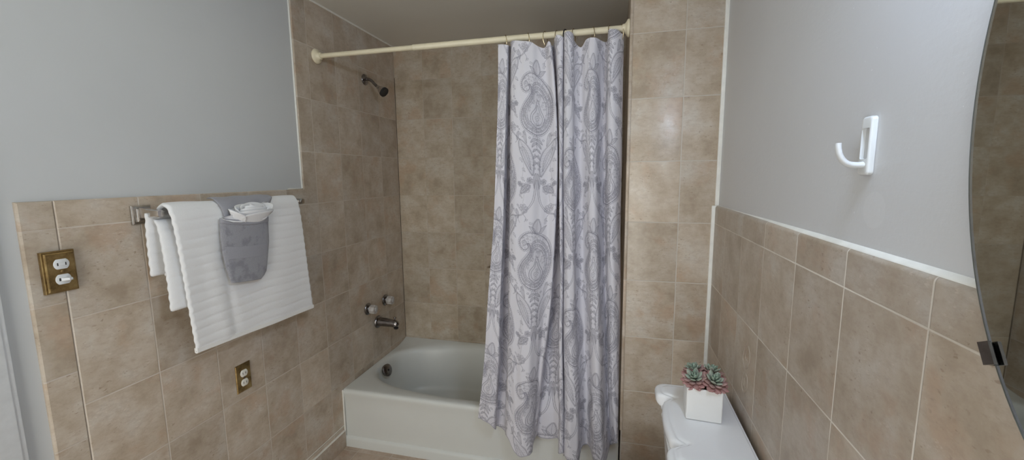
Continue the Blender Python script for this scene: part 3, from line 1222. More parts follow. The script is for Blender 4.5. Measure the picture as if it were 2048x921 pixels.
# switch plate: deep brass box with two sideways rocker switches
sw = thing('light_switch', 'raised brass plate with two white toggles beside the painted door edge', 'light switch', (0, -1.140, 1.2885))
bm = bmesh.new()
prism_x(bm, plate_poly(-1.1765, -1.1050, 1.2315, 1.3455), 0.0005, 0.011, 0, 0.0015)
prism_x(bm, plate_poly(-1.1725, -1.1090, 1.2355, 1.3415), 0.0105, 0.0165, 0, 0.003)
link('plate', bm, M['brass'], sw, angle=25)
for i, zc in enumerate((1.3095, 1.2675)):
    bm = bmesh.new()
    prism_x(bm, stadium(-1.1395, zc, 0.0172, 0.0172, 0.0138), 0.012, 0.0182, 0, 0.001)
    face = link('switch', bm, M['white_plastic'], sw, label='white duplex switch face')
    bm = bmesh.new()
    box(bm, 0.0178, 0.0184, -1.1495, -1.1295, zc - 0.004, zc + 0.004)
    link('slot', bm, M['slot'], face)
    bm = bmesh.new()
    if i == 0:
        box(bm, 0.0175, 0.0200, -1.1465, -1.1325, zc - 0.0045, zc + 0.0045, 0, 0.0008)
    else:
        rings = []
        for x, y, hz in ((0.0175, -1.1465, .0035), (0.0175, -1.1330, .0035), (0.036, -1.124, .0028), (0.037, -1.132, .0028)):
            pass
        a0 = [Vector((0.0175, -1.1460, 1.2675 - .0042)), Vector((0.0175, -1.1330, 1.2675 - .0042)), Vector((0.0175, -1.1330, 1.2675 + .0042)), Vector((0.0175, -1.1460, 1.2675 + .0042))]
        a1 = [Vector((0.033, -1.1350, 1.2675 - .0032)), Vector((0.031, -1.1270, 1.2675 - .0032)), Vector((0.031, -1.1270, 1.2675 + .0032)), Vector((0.033, -1.1350, 1.2675 + .0032))]
        loft(bm, [a0, a1])
    link('toggle', bm, M['white_plastic'], face, smooth=False)
bm = bmesh.new()
lathe(bm, [(0.0042, 0.0), (0.0042, 0.0012), (0.003, 0.0020), (0.001, 0.0022)], (0.0160, -1.1395, 1.2885), (1, 0, 0), 16)
link('screw', bm, M['brass'], sw)

# outlet plate
ol = thing('power_outlet', 'flat brass plate with two ivory sockets low under the towel', 'power outlet', (0, -0.6138, 0.7187))
bm = bmesh.new()
prism_x(bm, plate_poly(-0.6485, -0.5795, 0.6610, 0.7785), 0.0003, 0.0055, 0, 0.0035)
link('plate', bm, M['brass'], ol, angle=20)
for zc in (0.7385, 0.6985):
    bm = bmesh.new()
    prism_x(bm, stadium(-0.6138, zc, 0.0170, 0.0175, 0.0145), 0.004, 0.0075, 0, 0.001)
    fc = link('socket', bm, M['ivory'], ol, label='ivory socket face')
    bm = bmesh.new()
    box(bm, 0.0070, 0.0078, -0.6213, -0.6191, zc - 0.0050, zc + 0.0050)
    link('slot', bm, M['slot'], fc, smooth=False)
    bm = bmesh.new()
    box(bm, 0.0070, 0.0078, -0.6083, -0.6061, zc - 0.0042, zc + 0.0042)
    link('slot', bm, M['slot'], fc, smooth=False)
bm = bmesh.new()
lathe(bm, [(0.0036, 0.0), (0.0036, 0.001), (0.001, 0.0018)], (0.0052, -0.6138, 0.7185), (1, 0, 0), 16)
link('screw', bm, M['dark_chrome'], ol)

# ------------------------------------------------------------------ towel bar
BXc, BZc = 0.075, 1.4285
tb = thing('towel_bar', 'chrome towel bar with square wall brackets on the left wall', 'towel bar', (0, -0.61, BZc))
for yc in (-0.920, -0.300):
    bm = bmesh.new()
    prism_x(bm, plate_poly(yc - 0.029, yc + 0.029, 1.393, 1.453), 0.0005, 0.010, 0, 0.004)
    prism_x(bm, plate_poly(yc - 0.019, yc + 0.019, 1.402, 1.444), 0.009, 0.018, 0, 0.004)
    br = link('bracket', bm, M['chrome'], tb, angle=25)
    bm = bmesh.new()
    rings = []
    for x, hy, hz in ((0.014, 0.013, 0.017), (0.03, 0.012, 0.0155), (0.06, 0.010, 0.0125), (0.082, 0.010, 0.0115), (0.087, 0.0085, 0.010)):
        c = 0.003
        rings.append([Vector((x, yc + sy * (hy - (c if k else 0)), BZc + sz * (hz - (0 if k else c))))
                      for sy, sz, k in ((1, 1, 0), (1, 1, 1), (-1, 1, 1), (-1, 1, 0), (-1, -1, 0), (-1, -1, 1), (1, -1, 1), (1, -1, 0))])
    loft(bm, rings)
    link('post', bm, M['chrome'], br, angle=25)
bm = bmesh.new()
box(bm, BXc - 0.0055, BXc + 0.0055, -0.918, -0.302, BZc - 0.0075, BZc + 0.0075, 0, 0.0012)
link('bar', bm, M['chrome'], tb, angle=25)

# ------------------------------------------------------------------ white ribbed towel
tw = thing('bath_towel', 'white ribbed bath towel folded over the chrome towel bar', 'towel', (BXc, -0.62, 0.94))


def sheet(path, yl_fn, yr_fn, thick, rib=0.0012, ny=150, step=0.004, wav=0.0, hem_to=None, seed=0):
    """cloth slab: path of (x,z) down the drape; returns bmesh with ribs running along Y"""
    P = np.array(catmull(path, 14))
    L = np.concatenate([[0], np.cumsum(np.hypot(*np.diff(P, axis=0).T))])
    n = int(L[-1] / step)
    s = np.linspace(0, L[-1], n)
    px, pz = np.interp(s, L, P[:, 0]), np.interp(s, L, P[:, 1])
    tx, tz = np.gradient(px), np.gradient(pz)
    nl = np.hypot(tx, tz)
    nx, nz = -tz / nl, tx / nl
    bm = bmesh.new()
    grids = []
    for side in (1, -1):
        g = []
        for i in range(n):
            row = []
            ed = 0.0013 * math.sin(2 * PI * s[i] / 0.0315 + seed)
            y0, y1 = yl_fn(pz[i], s[i]) - ed, yr_fn(pz[i], s[i]) + ed
            for j in range(ny):
                f = j / (ny - 1)
                y = y0 + (y1 - y0) * f
                edge = min(1, min(f, 1 - f) * ny / 3.0, min(i, n - 1 - i) / 2.0)
                half = thick / 2 * math.sqrt(max(edge, 0.0)) * 1.0
                ph = s[i] / 0.0315 + 0.12 * math.sin(y * 9 + seed) + 0.05 * math.sin(y * 31)
                r = rib * (abs(math.sin(PI * ph)) ** 0.4 - 0.7) * 2 * (1 + 0.35 * math.sin(y * 23 + i * 0.31))
                if hem_to is not None and L[-1] - s[i] < hem_to:
                    r = -0.001
                m_ = wav * math.sin(y * 13 + seed + s[i] * 2.2) * (s[i] / L[-1]) + wav * 0.5 * math.sin(y * 29 + s[i] * 5)
                d = side * (half + r * edge) + m_
                row.append(bm.verts.new((px[i] + nx[i] * d, y, pz[i] + nz[i] * d)))
            g.append(row)
        grids.append(g)
    A, B = grids
    for i in range(n - 1):
        for j in range(ny - 1):
            bm.faces.new((A[i][j], A[i][j + 1], A[i + 1][j + 1], A[i + 1][j]))
            bm.faces.new((B[i][j], B[i + 1][j], B[i + 1][j + 1], B[i][j + 1]))
        for j in (0, ny - 1):
            bm.faces.new((A[i][j], A[i + 1][j], B[i + 1][j], B[i][j]))
    for i in (0, n - 1):
        for j in range(ny - 1):
            bm.faces.new((A[i][j], A[i][j + 1], B[i][j + 1], B[i][j]))
    return bm


def lerp(a, b, t):
    return a + (b - a) * t


def f_left(z, s):
    return lerp(-0.908, -0.868, max(0, min(1, (1.44 - z) / 0.49)))


def f_right(z, s):
    return lerp(-0.352, -0.300, max(0, min(1, (1.44 - z) / 0.49)))


# front drape, over the bar and a little way down behind it
bm = sheet([(0.030, 1.216), (0.036, 1.30), (0.044, 1.39), (0.054, 1.437), (0.078, 1.453), (0.100, 1.434), (0.106, 1.38), (0.1045, 1.25),
            (0.100, 1.10), (0.098, 0.945)], f_left, f_right, 0.013, 0.0016, 190, 0.0036, 0.0022, 0.020)
# tilt the hem: it hangs lower at the near end
for v in bm.verts:
    k = max(0, min(1, (1.30 - v.co.z) / 0.35)) if v.co.x > 0.08 else 0
    v.co.z += k * lerp(0.003, -0.017, (v.co.y + 0.87) / 0.57)
    # soft diagonal fold across the front
    if v.co.x > 0.085:
        d = (v.co.y + 0.755 - (1.40 - v.co.z) * 0.10)
        v.co.x -= 0.0030 * math.exp(-(d / 0.018) ** 2) * max(0, min(1, (1.36 - v.co.z) / 0.1))
        v.co.x += 0.003 * math.exp(-((d + 0.045) / 0.03) ** 2) * max(0, min(1, (1.36 - v.co.z) / 0.1))
link('front_drape', bm, M['terry_white'], tw, angle=0)
# inner fold between the two drapes, its edge shows at the near side
bm = sheet([(0.060, 1.410), (0.074, 1.36), (0.080, 1.24), (0.078, 1.105)],
           lambda z, s: lerp(-0.925, -0.921, s / 0.3), lambda z, s: -0.40, 0.012, 0.0016, 90, 0.004, 0.001)
link('inner_fold', bm, M['terry_white'], tw, angle=0)
bm = sheet([(0.046, 1.43), (0.036, 1.36), (0.030, 1.28), (0.028, 1.222)],
           lambda z, s: lerp(-0.938, -0.932, s / 0.2), lambda z, s: -0.40, 0.012, 0.0016, 90, 0.004, 0.001)
link('back_drape', bm, M['terry_white'], tw, angle=0)
# flat woven hem stitched along the bottom
bm = bmesh.new()
n = 80
for side in range(1):
    rings = []
    for k in range(n):
        f = k / (n - 1)
        y = lerp(-0.8665, -0.3015, f)
        z = 0.945 + lerp(0.003, -0.017, (y + 0.87) / 0.57)
        x = 0.0980 + 0.0022 * math.sin(y * 13 + 2.2 * 0.95) + 0.0011 * math.sin(y * 29 + 4.7)
        rings.append([Vector((x + dx, y, z + dz)) for dx, dz in ((0.0072, 0.012), (0.0068, -0.003), (0.003, -0.006), (-0.003, -0.006), (-0.0068, -0.003), (-0.0072, 0.012))])
    loft(bm, rings)
link('hem', bm, M['terry_hem'], tw)

# ------------------------------------------------------------------ grey washcloth folded into a pocket
wc = thing('washcloth', 'grey washcloth folded into a pocket over the white towel', 'washcloth', (0.12, -0.62, 1.15))
# strip over the bar
def strip(P, y0, y1, thick, nseg=40, ny=40, yfn=None):
    C = np.array(catmull(P, 10))
    bm = bmesh.new()
    tx, tz = np.gradient(C[:, 0]), np.gradient(C[:, 1])
    nl = np.hypot(tx, tz)
    G = []
    for sd_ in (1, -1):
        g = []
        for i in range(len(C)):
            row = []
            a, b = (y0, y1) if yfn is None else yfn(i / (len(C) - 1))
            for j in range(ny):
                f = j / (ny - 1)
                e = math.sqrt(min(1, min(f, 1 - f) * ny / 2.5))
                d = sd_ * thick / 2 * e + 0.0012 * math.sin(f * 17 + i * 0.2)
                row.append(bm.verts.new((C[i, 0] - tz[i] / nl[i] * d, a + (b - a) * f, C[i, 1] + tx[i] / nl[i] * d)))
            g.append(row)
        G.append(g)
    A, B = G
    n = len(C)
    for i in range(n - 1):
        for j in range(ny - 1):
            bm.faces.new((A[i][j], A[i][j + 1], A[i + 1][j + 1], A[i + 1][j]))
            bm.faces.new((B[i][j], B[i + 1][j], B[i + 1][j + 1], B[i][j + 1]))
        for j in (0, ny - 1):
            bm.faces.new((A[i][j], A[i + 1][j], B[i + 1][j], B[i][j]))
    for i in (0, n - 1):
        for j in range(ny - 1):
            bm.faces.new((A[i][j], A[i][j + 1], B[i][j + 1], B[i][j]))
    return bm


bm = strip([(0.070, 1.466), (0.085, 1.4655), (0.103, 1.452), (0.1155, 1.425), (0.1165, 1.385), (0.116, 1.33)], 0, 0, 0.006,
           yfn=lambda t: (lerp(-0.752, -0.725, t), -0.490 - 0.085 * max(0.0, t - 0.35) / 0.65))
link('over_bar_fold', bm, M['weave_grey'], wc, angle=0)


def pocket_patch(z0, z1, x_off, nz=30, ny=46, inset=0.0):
    """front of the pocket between two heights; narrows and rounds off toward the bottom"""
    bm = bmesh.new()
    G = []
    for sd_ in (1, -1):
        g = []
        for i in range(nz):
            z = lerp(z0, z1, i / (nz - 1))
            t = (1.388 - z) / (1.388 - 1.150)
            yl_ = float(np.interp(t, [0, 0.3, 0.55, 0.62, 0.75, 1.0], [-0.757, -0.760, -0.757, -0.754, -0.749, -0.735])) + inset
            yr_ = float(np.interp(t, [0, 0.4, 0.75, 0.88, 0.95, 1.0], [-0.544, -0.549, -0.566, -0.574, -0.588, -0.606])) - inset
            row = []
            for j in range(ny):
                f = j / (ny - 1)
                e = math.sqrt(min(1, min(f, 1 - f) * ny / 3))
                bul = 0.012 * math.sin(PI * f) * (1 - 0.6 * t)
                zz = z - 0.010 * math.sin(PI * f) * (1 - t) + lerp(0.006, -0.010, f)
                d = sd_ * 0.0055 * e
                row.append(bm.verts.new((0.1245 + x_off + bul + d, yl_ + (yr_ - yl_) * f, zz)))
            g.append(row)
        G.append(g)
    A, B = G
    for i in range(nz - 1):
        for j in range(ny - 1):
            bm.faces.new((A[i][j], A[i][j + 1], A[i + 1][j + 1], A[i + 1][j]))
            bm.faces.new((B[i][j], B[i + 1][j], B[i + 1][j + 1], B[i][j + 1]))
        for j in (0, ny - 1):
            bm.faces.new((A[i][j], A[i + 1][j], B[i + 1][j], B[i][j]))
    for i in (0, nz - 1):
        for j in range(ny - 1):
            bm.faces.new((A[i][j], A[i][j + 1], B[i][j + 1], B[i][j]))
    return bm


link('pocket', pocket_patch(1.388, 1.151, 0.0, 60), M['terry_grey'], wc, angle=0)
link('woven_band', pocket_patch(1.290, 1.243, 0.0006, 20, 46, 0.002), M['weave_grey'], wc, angle=0, label='smooth woven border band')
link('rim_hem', pocket_patch(1.392, 1.374, 0.0022, 8), M['weave_grey'], wc, angle=0)

# ------------------------------------------------------------------ white cloth rose tucked in the pocket
rose = bmesh.new()
RC = Vector((0.1270, -0.600, 1.402))


def petal(bm, c, rad, h, a0, a1, lean, wob, th=0.0022, n=22, m=6):
    """curved standing band of cloth, leaning outward, with a rolled wavy lip (axis points out of the wall and up)"""
    ax = Vector((0.48, 0.0, 0.88)).normalized()
    s_ = Vector((0, 1, 0))
    t_ = ax.cross(s_)
    G = []
    for sd_ in (0, 1):
        g = []
        for i in range(m):
            q = i / (m - 1)
            row = []
            for j in range(n):
                f = j / (n - 1)
                a = a0 + (a1 - a0) * f
                e = math.sin(PI * min(1, max(0, f))) ** 0.4
                r = rad + lean * q ** 1.6 + wob * math.sin(a * 5) * q + sd_ * th
                hh_ = h * q * (0.55 + 0.45 * e) - (0.006 if q == 1 else 0) * 0
                v = c + s_ * (r * 1.75 * math.cos(a)) + t_ * (r * 0.55 * math.sin(a)) + ax * hh_
                row.append(bm.verts.new(v))
            g.append(row)
        G.append(g)
    A, B = G
    for i in range(m - 1):
        for j in range(n - 1):
            bm.faces.new((A[i][j], A[i][j + 1], A[i + 1][j + 1], A[i + 1][j]))
            bm.faces.new((B[i][j], B[i + 1][j], B[i + 1][j + 1], B[i][j + 1]))
        for j in (0, n - 1):
            bm.faces.new((A[i][j], A[i + 1][j], B[i + 1][j], B[i][j]))
    for i in (0, m - 1):
        for j in range(n - 1):
            bm.faces.new((A[i][j], A[i][j + 1], B[i][j + 1], B[i][j]))


base_c = Vector((0.1190, -0.628, 1.374))
for rad, h, a0, span, lean in ((0.007, 0.074, 0.3, 5.6, 0.004), (0.014, 0.074, 2.2, 4.2, 0.007), (0.021, 0.072, 0.0, 3.4, 0.010), (0.023, 0.070, 3.0, 3.2, 0.010),
                               (0.031, 0.066, 1.2, 2.6, 0.014), (0.033, 0.064, 3.4, 2.6, 0.016), (0.033, 0.066, 5.4, 2.4, 0.016),
                               (0.041, 0.060, 0.4, 2.0, 0.014), (0.041, 0.058, 2.3, 1.9, 0.016), (0.040, 0.056, 4.0, 2.2, 0.014)):
    petal(rose, base_c, rad, h, a0, a0 + span, lean, 0.0012)
# pointed flaps of cloth fanning out on both sides
for tip, wd_ in (((0.130, -0.752, 1.396), 0.012), ((0.128, -0.715, 1.425), 0.016), ((0.126, -0.545, 1.440), 0.020), ((0.128, -0.552, 1.405), 0.016)):
    tip = Vector(tip)
    rt = base_c + Vector((0.006, 0, 0.008))
    d_ = tip - rt
    sd_ = d_.cross(Vector((1, 0, 0.2))).normalized()
    rings_ = []
    for q in (0, 0.25, 0.5, 0.75, 0.92, 1.0):
        c_ = rt + d_ * q + Vector((0.012 * math.sin(PI * q), 0, 0))
        hw_ = wd_ * (0.5 + 1.2 * q) * (1 - q ** 4) + 0.0015
        rings_.append([c_ + sd_ * hw_ * math.cos(a_) + Vector((1, 0, 0.2)) * 0.0022 * math.sin(a_) + Vector((0.006 * math.cos(a_ * 2), 0, 0)) for a_ in [2 * PI * k / 14 for k in range(14)]])
    loft(rose, rings_)
ro = link('cloth_rose', rose, M['cloth_white'], None, angle=0)
recenter(ro)
tag(ro, 'white cloth folded into a rose, tucked in the grey washcloth pocket', 'folded cloth')

# ------------------------------------------------------------------ adhesive hook on the right wall
hk = thing('wall_hook', 'white plastic adhesive hook on the painted right wall above the tile ledge', 'hook', (XRP, -1.094, 1.53))


def rrect(cy, cz, hw, hh_, r, n=6):
    out = []
    for qx, qz, a0 in ((1, 1, 0), (-1, 1, PI / 2), (-1, -1, PI), (1, -1, 1.5 * PI)):
        for k in range(n + 1):
            a = a0 + PI / 2 * k / n
            out.append((cy + qx * (hw - r) + r * math.cos(a), cz + qz * (hh_ - r) + r * math.sin(a)))
    return out


bm = bmesh.new()
yc, zc = -1.0945, 1.580
o_ = rrect(yc, zc, 0.0150, 0.0480, 0.006)
i_ = rrect(yc, 1.584, 0.0108, 0.0255, 0.003)
lev = [(0.0005, 0), (0.007, 0), (0.0088, 0.0012), (0.0095, 0.003)]
vo = []
for h, ins in lev:
    sc = 1 - ins / 0.016
    vo.append([bm.verts.new((XRP - h, yc + (y - yc) * sc, zc + (z - zc) * (1 - ins / 0.048))) for y, z in o_])
vi = [[bm.verts.new((XRP - h, y, z)) for y, z in i_] for h in (0.0095, 0.0030)]
nn_ = len(o_)
for a, b in zip(vo[:-1], vo[1:]):
    for k in range(nn_):
        j = (k + 1) % nn_
        bm.faces.new((a[k], a[j], b[j], b[k]))
for k in range(nn_):
    j = (k + 1) % nn_
    bm.faces.new((vo[-1][k], vo[-1][j], vi[0][j], vi[0][k]))
    bm.faces.new((vi[0][k], vi[0][j], vi[1][j], vi[1][k]))
bm.faces.new(vo[0])
link('base_plate', bm, M['white_plastic'], hk, angle=35)
bm = bmesh.new()
prism_x(bm, rrect(yc, 1.584, 0.0111, 0.0258, 0.003), XRP - 0.0004, XRP - 0.0035)
link('inset', bm, M['clear_plastic'], hk, label='greyish inset behind the slot')
bm = bmesh.new()
pts = catmull([(XRP - 0.008, yc, 1.549), (XRP - 0.020, yc, 1.5485), (XRP - 0.033, yc, 1.552), (XRP - 0.042, yc, 1.562), (XRP - 0.0465, yc, 1.576), (XRP - 0.0470, yc, 1.586)], 8)
tube(bm, pts, [0.0075 - 0.0018 * k / (len(pts) - 1) for k in range(len(pts))], 16, flat=(0.75, 1.0), up=(0, 0, 1))
link('prong', bm, M['white_plastic'], hk, angle=50)

# ------------------------------------------------------------------ oval mirror
MYc, MZc, MA, MB_ = -1.628, 1.612, 0.281, 0.42
XM = 1.8600
MTILT = 1.6
mr = thing('wall_mirror', 'frameless oval mirror held by chrome clips on the right wall', 'mirror', (XRP, MYc, MZc - MB_))
NM = 128


def ell(s, x, d=0.0):
    return [Vector((x, MYc + (MA - d) * math.cos(2 * PI * k / NM), MZc + (MB_ - d) * math.sin(2 * PI * k / NM))) for k in range(NM)]


bm = bmesh.new()
loft(bm, [ell(1, XM + 0.006), ell(1, XM + 0.001)], True, True, False, 0)
loft(bm, [ell(1, XM + 0.001), ell(1, XM, 0.0032), ], True, False, False, 0)
link('edge', bm, M['mirror_edge'], mr, angle=30)
bm = bmesh.new()
loft(bm, [ell(1, XM, 0.0032), ell(1, XM - 0.0008, 0.0072)], True, False, False, 0)
link('bevel', bm, M['mirror_bevel'], mr, smooth=False)
bm = bmesh.new()
loft(bm, [ell(1, XM - 0.0008, 0.0072), ell(1, XM - 0.0008, 0.05)], True, False, True, 0)
link('glass', bm, M['mirror'], mr, smooth=False)
bm = bmesh.new()
loft(bm, [ell(1, XRP - 0.0005, 0.06), ell(1, XM + 0.0062, 0.06)], True, True, True, 0)
link('backing', bm, M['slot'], mr)
for ang in (218.5, 141.5, 321.5, 38.5):
    a = math.radians(ang)
    p = Vector((0, MYc + MA * math.cos(a), MZc + MB_ * math.sin(a)))
    nrm = Vector((0, math.cos(a) / MA, math.sin(a) / MB_)).normalized()
    tn = Vector((0, -nrm.z, nrm.y))
    bm = bmesh.new()
    def cb(n0, n1, x0, x1, hw):
        t = bmesh.new()
        bmesh.ops.create_cube(t, size=1)
        for v in t.verts:
            v.co = p + nrm * lerp(n0, n1, v.co.x + 0.5) + Vector((lerp(x0, x1, v.co.y + 0.5), 0, 0)) + tn * (v.co.z * 2 * hw)
        merge(bm, t)
    cb(0.0005, 0.0030, XM - 0.006, XRP - 0.0005, 0.0115)
    cb(-0.010, 0.0030, XM - 0.0065, XM - 0.0035, 0.0115)
    link('clip', bm, M['dark_chrome'], mr, smooth=False)

mr.rotation_euler = (0, 0, math.radians(MTILT))

# ------------------------------------------------------------------ vanity lamp over the mirror (just out of frame)
VY = -1.52
vl = thing('vanity_light', 'chrome bar lamp with frosted globes above the oval mirror', 'lamp', (XRP, VY, 2.26))
bm = bmesh.new()
box(bm, XRP - 0.022, XRP - 0.0005, VY - 0.21, VY + 0.21, 2.225, 2.325, 0, 0.004)
link('back_plate', bm, M['chrome'], vl, angle=25)
for dy in (-0.115, 0.0, 0.115):
    bm = bmesh.new()
    tube(bm, catmull([(XRP - 0.018, VY + dy, 2.275), (XRP - 0.06, VY + dy, 2.275), (XRP - 0.088, VY + dy, 2.26), (XRP - 0.095, VY + dy, 2.215)], 6), 0.009, 12)
    lathe(bm, [(0.012, 0.0), (0.024, 0.008), (0.026, 0.030)], (XRP - 0.095, VY + dy, 2.223), (0, 0, -1), 20)
    link('arm', bm, M['chrome'], vl)
    bm = bmesh.new()
    bmesh.ops.create_uvsphere(bm, u_segments=20, v_segments=12, radius=0.05)
    bmesh.ops.translate(bm, verts=bm.verts, vec=(XRP - 0.095, VY + dy, 2.150))
    link('globe', bm, M['bulb'], vl)

# added fill light under the ceiling, out of view, not a known lamp
la = bpy.data.lights.new('ceiling_fill', 'AREA')
la.shape = 'DISK'
la.size = 0.8
la.energy = CEIL_POWER
la.color = CEIL_COLOR
lo = bpy.data.objects.new('ceiling_fill', la)
COL.objects.link(lo)
lo.location = (0.90, -0.85, ZC - 0.03)

pa = bpy.data.lights.new('fill_portal', 'AREA')   # guides sampling of the world fill through the added opening
pa.shape = 'RECTANGLE'
pa.size, pa.size_y = 0.85, 2.06
pa.cycles.is_portal = True
po = bpy.data.objects.new('fill_portal', pa)
COL.objects.link(po)
po.location = (0.775, YF - 0.05, 1.03)
po.rotation_euler = (PI / 2, 0, 0)

# ------------------------------------------------------------------ toilet
TYc, TXB = -0.640, 1.864
to = thing('toilet', 'white toilet tank with a scalloped lid against the right wall', 'toilet', (1.70, TYc, 0))


def lid_outline(ins=0.0):
    hl = 0.232 - ins
    front = []                                     # |dy| -> x of the front edge
    def fx(d):
        d = abs(d)
        bow = 1.637 + 0.008 * (d / 0.10) ** 2
        ear = 1.629
        notch = 0.022 * math.exp(-((d - 0.128) / 0.017) ** 2)
        t = max(0, min(1, (d - 0.115) / 0.035))
        t = t * t * (3 - 2 * t)
        return bow * (1 - t) + ear * t + notch + ins
    pts = []
    r = 0.034 - ins * 0.5
    nfr = 90
    y0, y1 = -hl + r, hl - r
    for k in range(nfr + 1):
        d = lerp(y1, y0, k / nfr)
        pts.append((fx(d), TYc + d))
    for k in range(1, 9):                           # near front corner
        a = PI / 2 * k / 9
        pts.append((fx(y0) + r - r * math.cos(a), TYc + y0 - r * math.sin(a)))
    xb = TXB - ins * 0.4
    for k in range(21):
        x = lerp(fx(y0) + r, xb, k / 20)
        pts.append((x, TYc - hl))
    for k in range(1, 40):
        pts.append((xb, TYc + lerp(-hl, hl, k / 40)))
    for k in range(21):
        x = lerp(xb, fx(y1) + r, k / 20)
        pts.append((x, TYc + hl))
    for k in range(8, 0, -1):
        a = PI / 2 * k / 9
        pts.append((fx(y1) + r - r * math.cos(a), TYc + y1 + r * math.sin(a)))
    return pts


bm = bmesh.new()
rings = []
for ins, z in ((0.016, 0.738), (0.008, 0.741), (0.003, 0.748), (0.0, 0.756), (0.0, 0.772), (0.003, 0.780), (0.009, 0.7845), (0.015, 0.7855),
               (0.0185, 0.7845), (0.0215, 0.7845), (0.025, 0.7875), (0.031, 0.790), (0.037, 0.7905)):
    rings.append([Vector((x, y, z)) for x, y in lid_outline(ins)])
loft(bm, rings)
link('tank_lid', bm, M['porcelain'], to, angle=60)


def tank_ring(x0, x1, hl, z, wav=0.0, n=96):
    out = []
    for k in range(n):
        t = 2 * PI * k / n
        c, s = math.cos(t), math.sin(t)
        e = 5.0
        x = (x0 + x1) / 2 + (x1 - x0) / 2 * math.copysign(abs(c) ** (2 / e), c)
        y = TYc + hl * math.copysign(abs(s) ** (2 / e), s)
        if c < 0:
            d = abs(y - TYc)
            x += 0.010 * math.exp(-((d - 0.128) / 0.014) ** 2) * min(1, abs(c) * 2)
        out.append(Vector((x, y, z)))
    return out


bm = bmesh.new()
loft(bm, [tank_ring(1.700, 1.842, 0.185, 0.400), tank_ring(1.680, 1.850, 0.200, 0.415), tank_ring(1.668, 1.853, 0.207, 0.48), tank_ring(1.653, 1.855, 0.214, 0.66),
          tank_ring(1.650, 1.855, 0.216, 0.72), tank_ring(1.642, 1.856, 0.220, 0.730), tank_ring(1.642, 1.856, 0.220, 0.7395)])
link('tank', bm, M['porcelain'], to, angle=50)
bm = bmesh.new()
def egg(cx, a, b, z, n=64):
    return [Vector((cx + a * math.cos(t) * (1.0 if math.cos(t) > 0 else 1.15), TYc + b * math.sin(t), z)) for t in [2 * PI * k / n for k in range(n)]]
loft(bm, [egg(1.52, 0.20, 0.11, 0.0), egg(1.52, 0.20, 0.11, 0.03), egg(1.52, 0.17, 0.095, 0.06), egg(1.51, 0.17, 0.10, 0.18), egg(1.49, 0.21, 0.16, 0.30),
          egg(1.47, 0.235, 0.18, 0.36), egg(1.47, 0.24, 0.185, 0.385), egg(1.47, 0.225, 0.17, 0.39), egg(1.46, 0.16, 0.12, 0.37), egg(1.46, 0.12, 0.09, 0.25), egg(1.46, 0.05, 0.04, 0.2)])
box(bm, 1.60, 1.84, TYc - 0.11, TYc + 0.11, 0.20, 0.402, 0, 0.02, 3)
link('bowl', bm, M['porcelain'], to, angle=50)
bm = bmesh.new()
loft(bm, [egg(1.46, 0.245, 0.188, 0.391), egg(1.46, 0.25, 0.192, 0.398), egg(1.46, 0.25, 0.192, 0.418), egg(1.46, 0.24, 0.184, 0.426), egg(1.46, 0.1, 0.08, 0.429)])
link('seat', bm, M['porcelain'], to, angle=50)
# ------------------------------------------------------------------ potted succulents on the tank lid
pot_z = 0.7905
pc = Vector((1.7545, -0.5960, pot_z))
pl = thing('potted_succulents', 'square white pot of pink and green succulents on the toilet tank lid', 'potted plant', pc)
PA = math.radians(-4.0)
PHW, PHH = 0.0505, 0.102


def prot(x, y, z):
    return Vector((pc.x + x * math.cos(PA) - y * math.sin(PA), pc.y + x * math.sin(PA) + y * math.cos(PA), pc.z + z))


def sq(hw, z, r=0.004):
    return [prot(x, y, z) for x, y in rrect(0, 0, hw, hw, r, 4)]


bm = bmesh.new()
loft(bm, [sq(PHW - 0.003, 0.0002), sq(PHW, 0.003), sq(PHW, PHH - 0.002), sq(PHW - 0.002, PHH), sq(PHW - 0.005, PHH - 0.001), sq(PHW - 0.006, PHH - 0.02)], True, True, True)
link('pot', bm, M['pot_white'], pl, angle=40)
bm = bmesh.new()
loft(bm, [sq(PHW - 0.0062, PHH - 0.022), sq(PHW - 0.0062, PHH - 0.012), sq(PHW - 0.03, PHH - 0.006)], True, True, True)
link('soil', bm, M['soil'], pl)


def succ_mat():
    T = NT('succulent')
    a = T.n('ShaderNodeAttribute', attribute_name='age')
    co = T.obj()
    c = T.ramp(a.outputs['Fac'], [(0.0, (0.215, 0.30, 0.235)), (0.34, (0.29, 0.345, 0.275)), (0.55, (0.35, 0.265, 0.235)), (1.0, (0.33, 0.165, 0.155))])
    c = T.mix(T.smooth(T.noise(co, 160, 3), 0.45, 0.7, 0, 0.4), c, (0.43, 0.33, 0.31))
    T.base(c)
    T.set(Roughness=0.6)
    T.b.inputs['Subsurface Weight'].default_value = 0.0
    return T.m


M['succ'] = succ_mat()


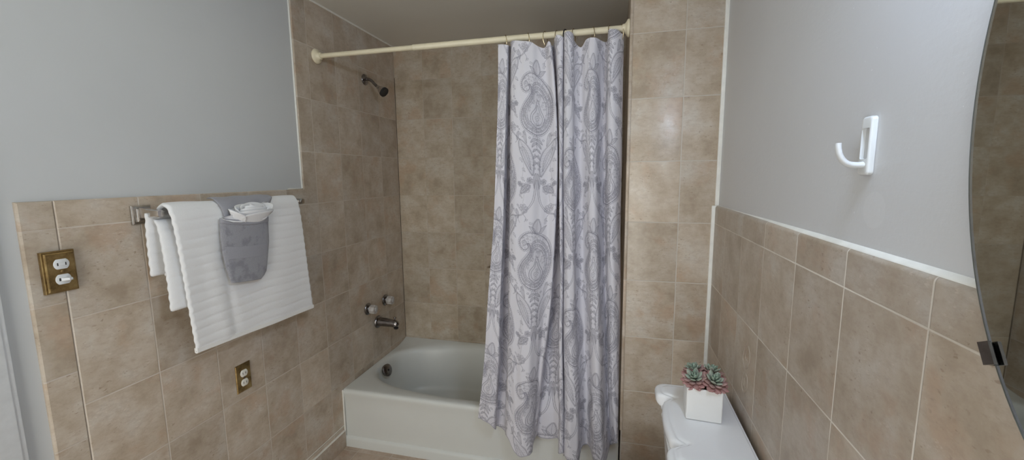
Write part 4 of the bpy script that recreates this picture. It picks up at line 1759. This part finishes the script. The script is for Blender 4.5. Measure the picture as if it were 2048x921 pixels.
def rosette(name, cx, cy, cz, rad, tilt, seed):
    rr_ = random.Random(seed)
    bm = bmesh.new()
    lay = bm.verts.layers.float.new('age')
    org = prot(cx, cy, cz)
    up = Vector((tilt[0], tilt[1], 1)).normalized()
    s_, t_, d_ = frame_of(up)
    k = 0
    layers = [(0.20, 3, 1.25, 0.0), (0.42, 5, 0.95, 0.04), (0.62, 6, 0.62, 0.20), (0.86, 8, 0.30, 0.75), (1.0, 9, 0.0, 1.0), (1.04, 9, -0.14, 1.0)]
    for f, n, elev, age in layers:
        for j in range(n):
            a = 2 * PI * (j + 0.5 * (k % 2)) / n + rr_.uniform(-0.15, 0.15)
            L = rad * (0.42 + 0.42 * f) * rr_.uniform(0.9, 1.1)
            e = elev + rr_.uniform(-0.1, 0.1)
            out = s_ * math.cos(a) + t_ * math.sin(a)
            dir_ = out * math.cos(e) + d_ * math.sin(e)
            nor = d_ * math.cos(e) - out * math.sin(e)
            sid = dir_.cross(nor)
            b0 = org + out * rad * 0.22 * f + d_ * (0.012 - 0.016 * f)
            rings = []
            for q, wv_, th in ((0.0, 0.30, 0.35), (0.3, 0.70, 0.8), (0.58, 0.98, 1.0), (0.80, 0.72, 0.8), (0.93, 0.32, 0.45), (1.0, 0.05, 0.10)):
                c = b0 + dir_ * L * q + nor * L * 0.16 * q * q
                hw_, ht_ = wv_ * L * 0.31, th * L * 0.115
                rings.append([c + sid * hw_ * math.cos(2 * PI * i / 10) + nor * ht_ * math.sin(2 * PI * i / 10) for i in range(10)])
            vs = loft(bm, rings)
            g = age + rr_.uniform(-0.06, 0.06)
            for ri, ring in enumerate(vs):
                for v in ring:
                    v[lay] = min(1, max(0, g + (0.12 * (ri / 5) if age > 0.1 else 0.0)))
        k += 1
    bmesh.ops.recalc_face_normals(bm, faces=bm.faces)
    me = bpy.data.meshes.new(name)
    bmesh.ops.translate(bm, verts=bm.verts, vec=-pc)
    bm.to_mesh(me)
    bm.free()
    return link_me(name, me, M['succ'], pl, True, 60)


rosette('succulent_rosette', -0.026, -0.020, PHH + 0.017, 0.040, (-0.25, -0.35), 1)
rosette('succulent_rosette', 0.026, -0.024, PHH + 0.017, 0.041, (0.20, -0.40), 2)
rosette('succulent_rosette', -0.024, 0.026, PHH + 0.021, 0.038, (-0.2, 0.2), 3)
rosette('succulent_rosette', 0.026, 0.026, PHH + 0.022, 0.040, (0.2, 0.2), 4)
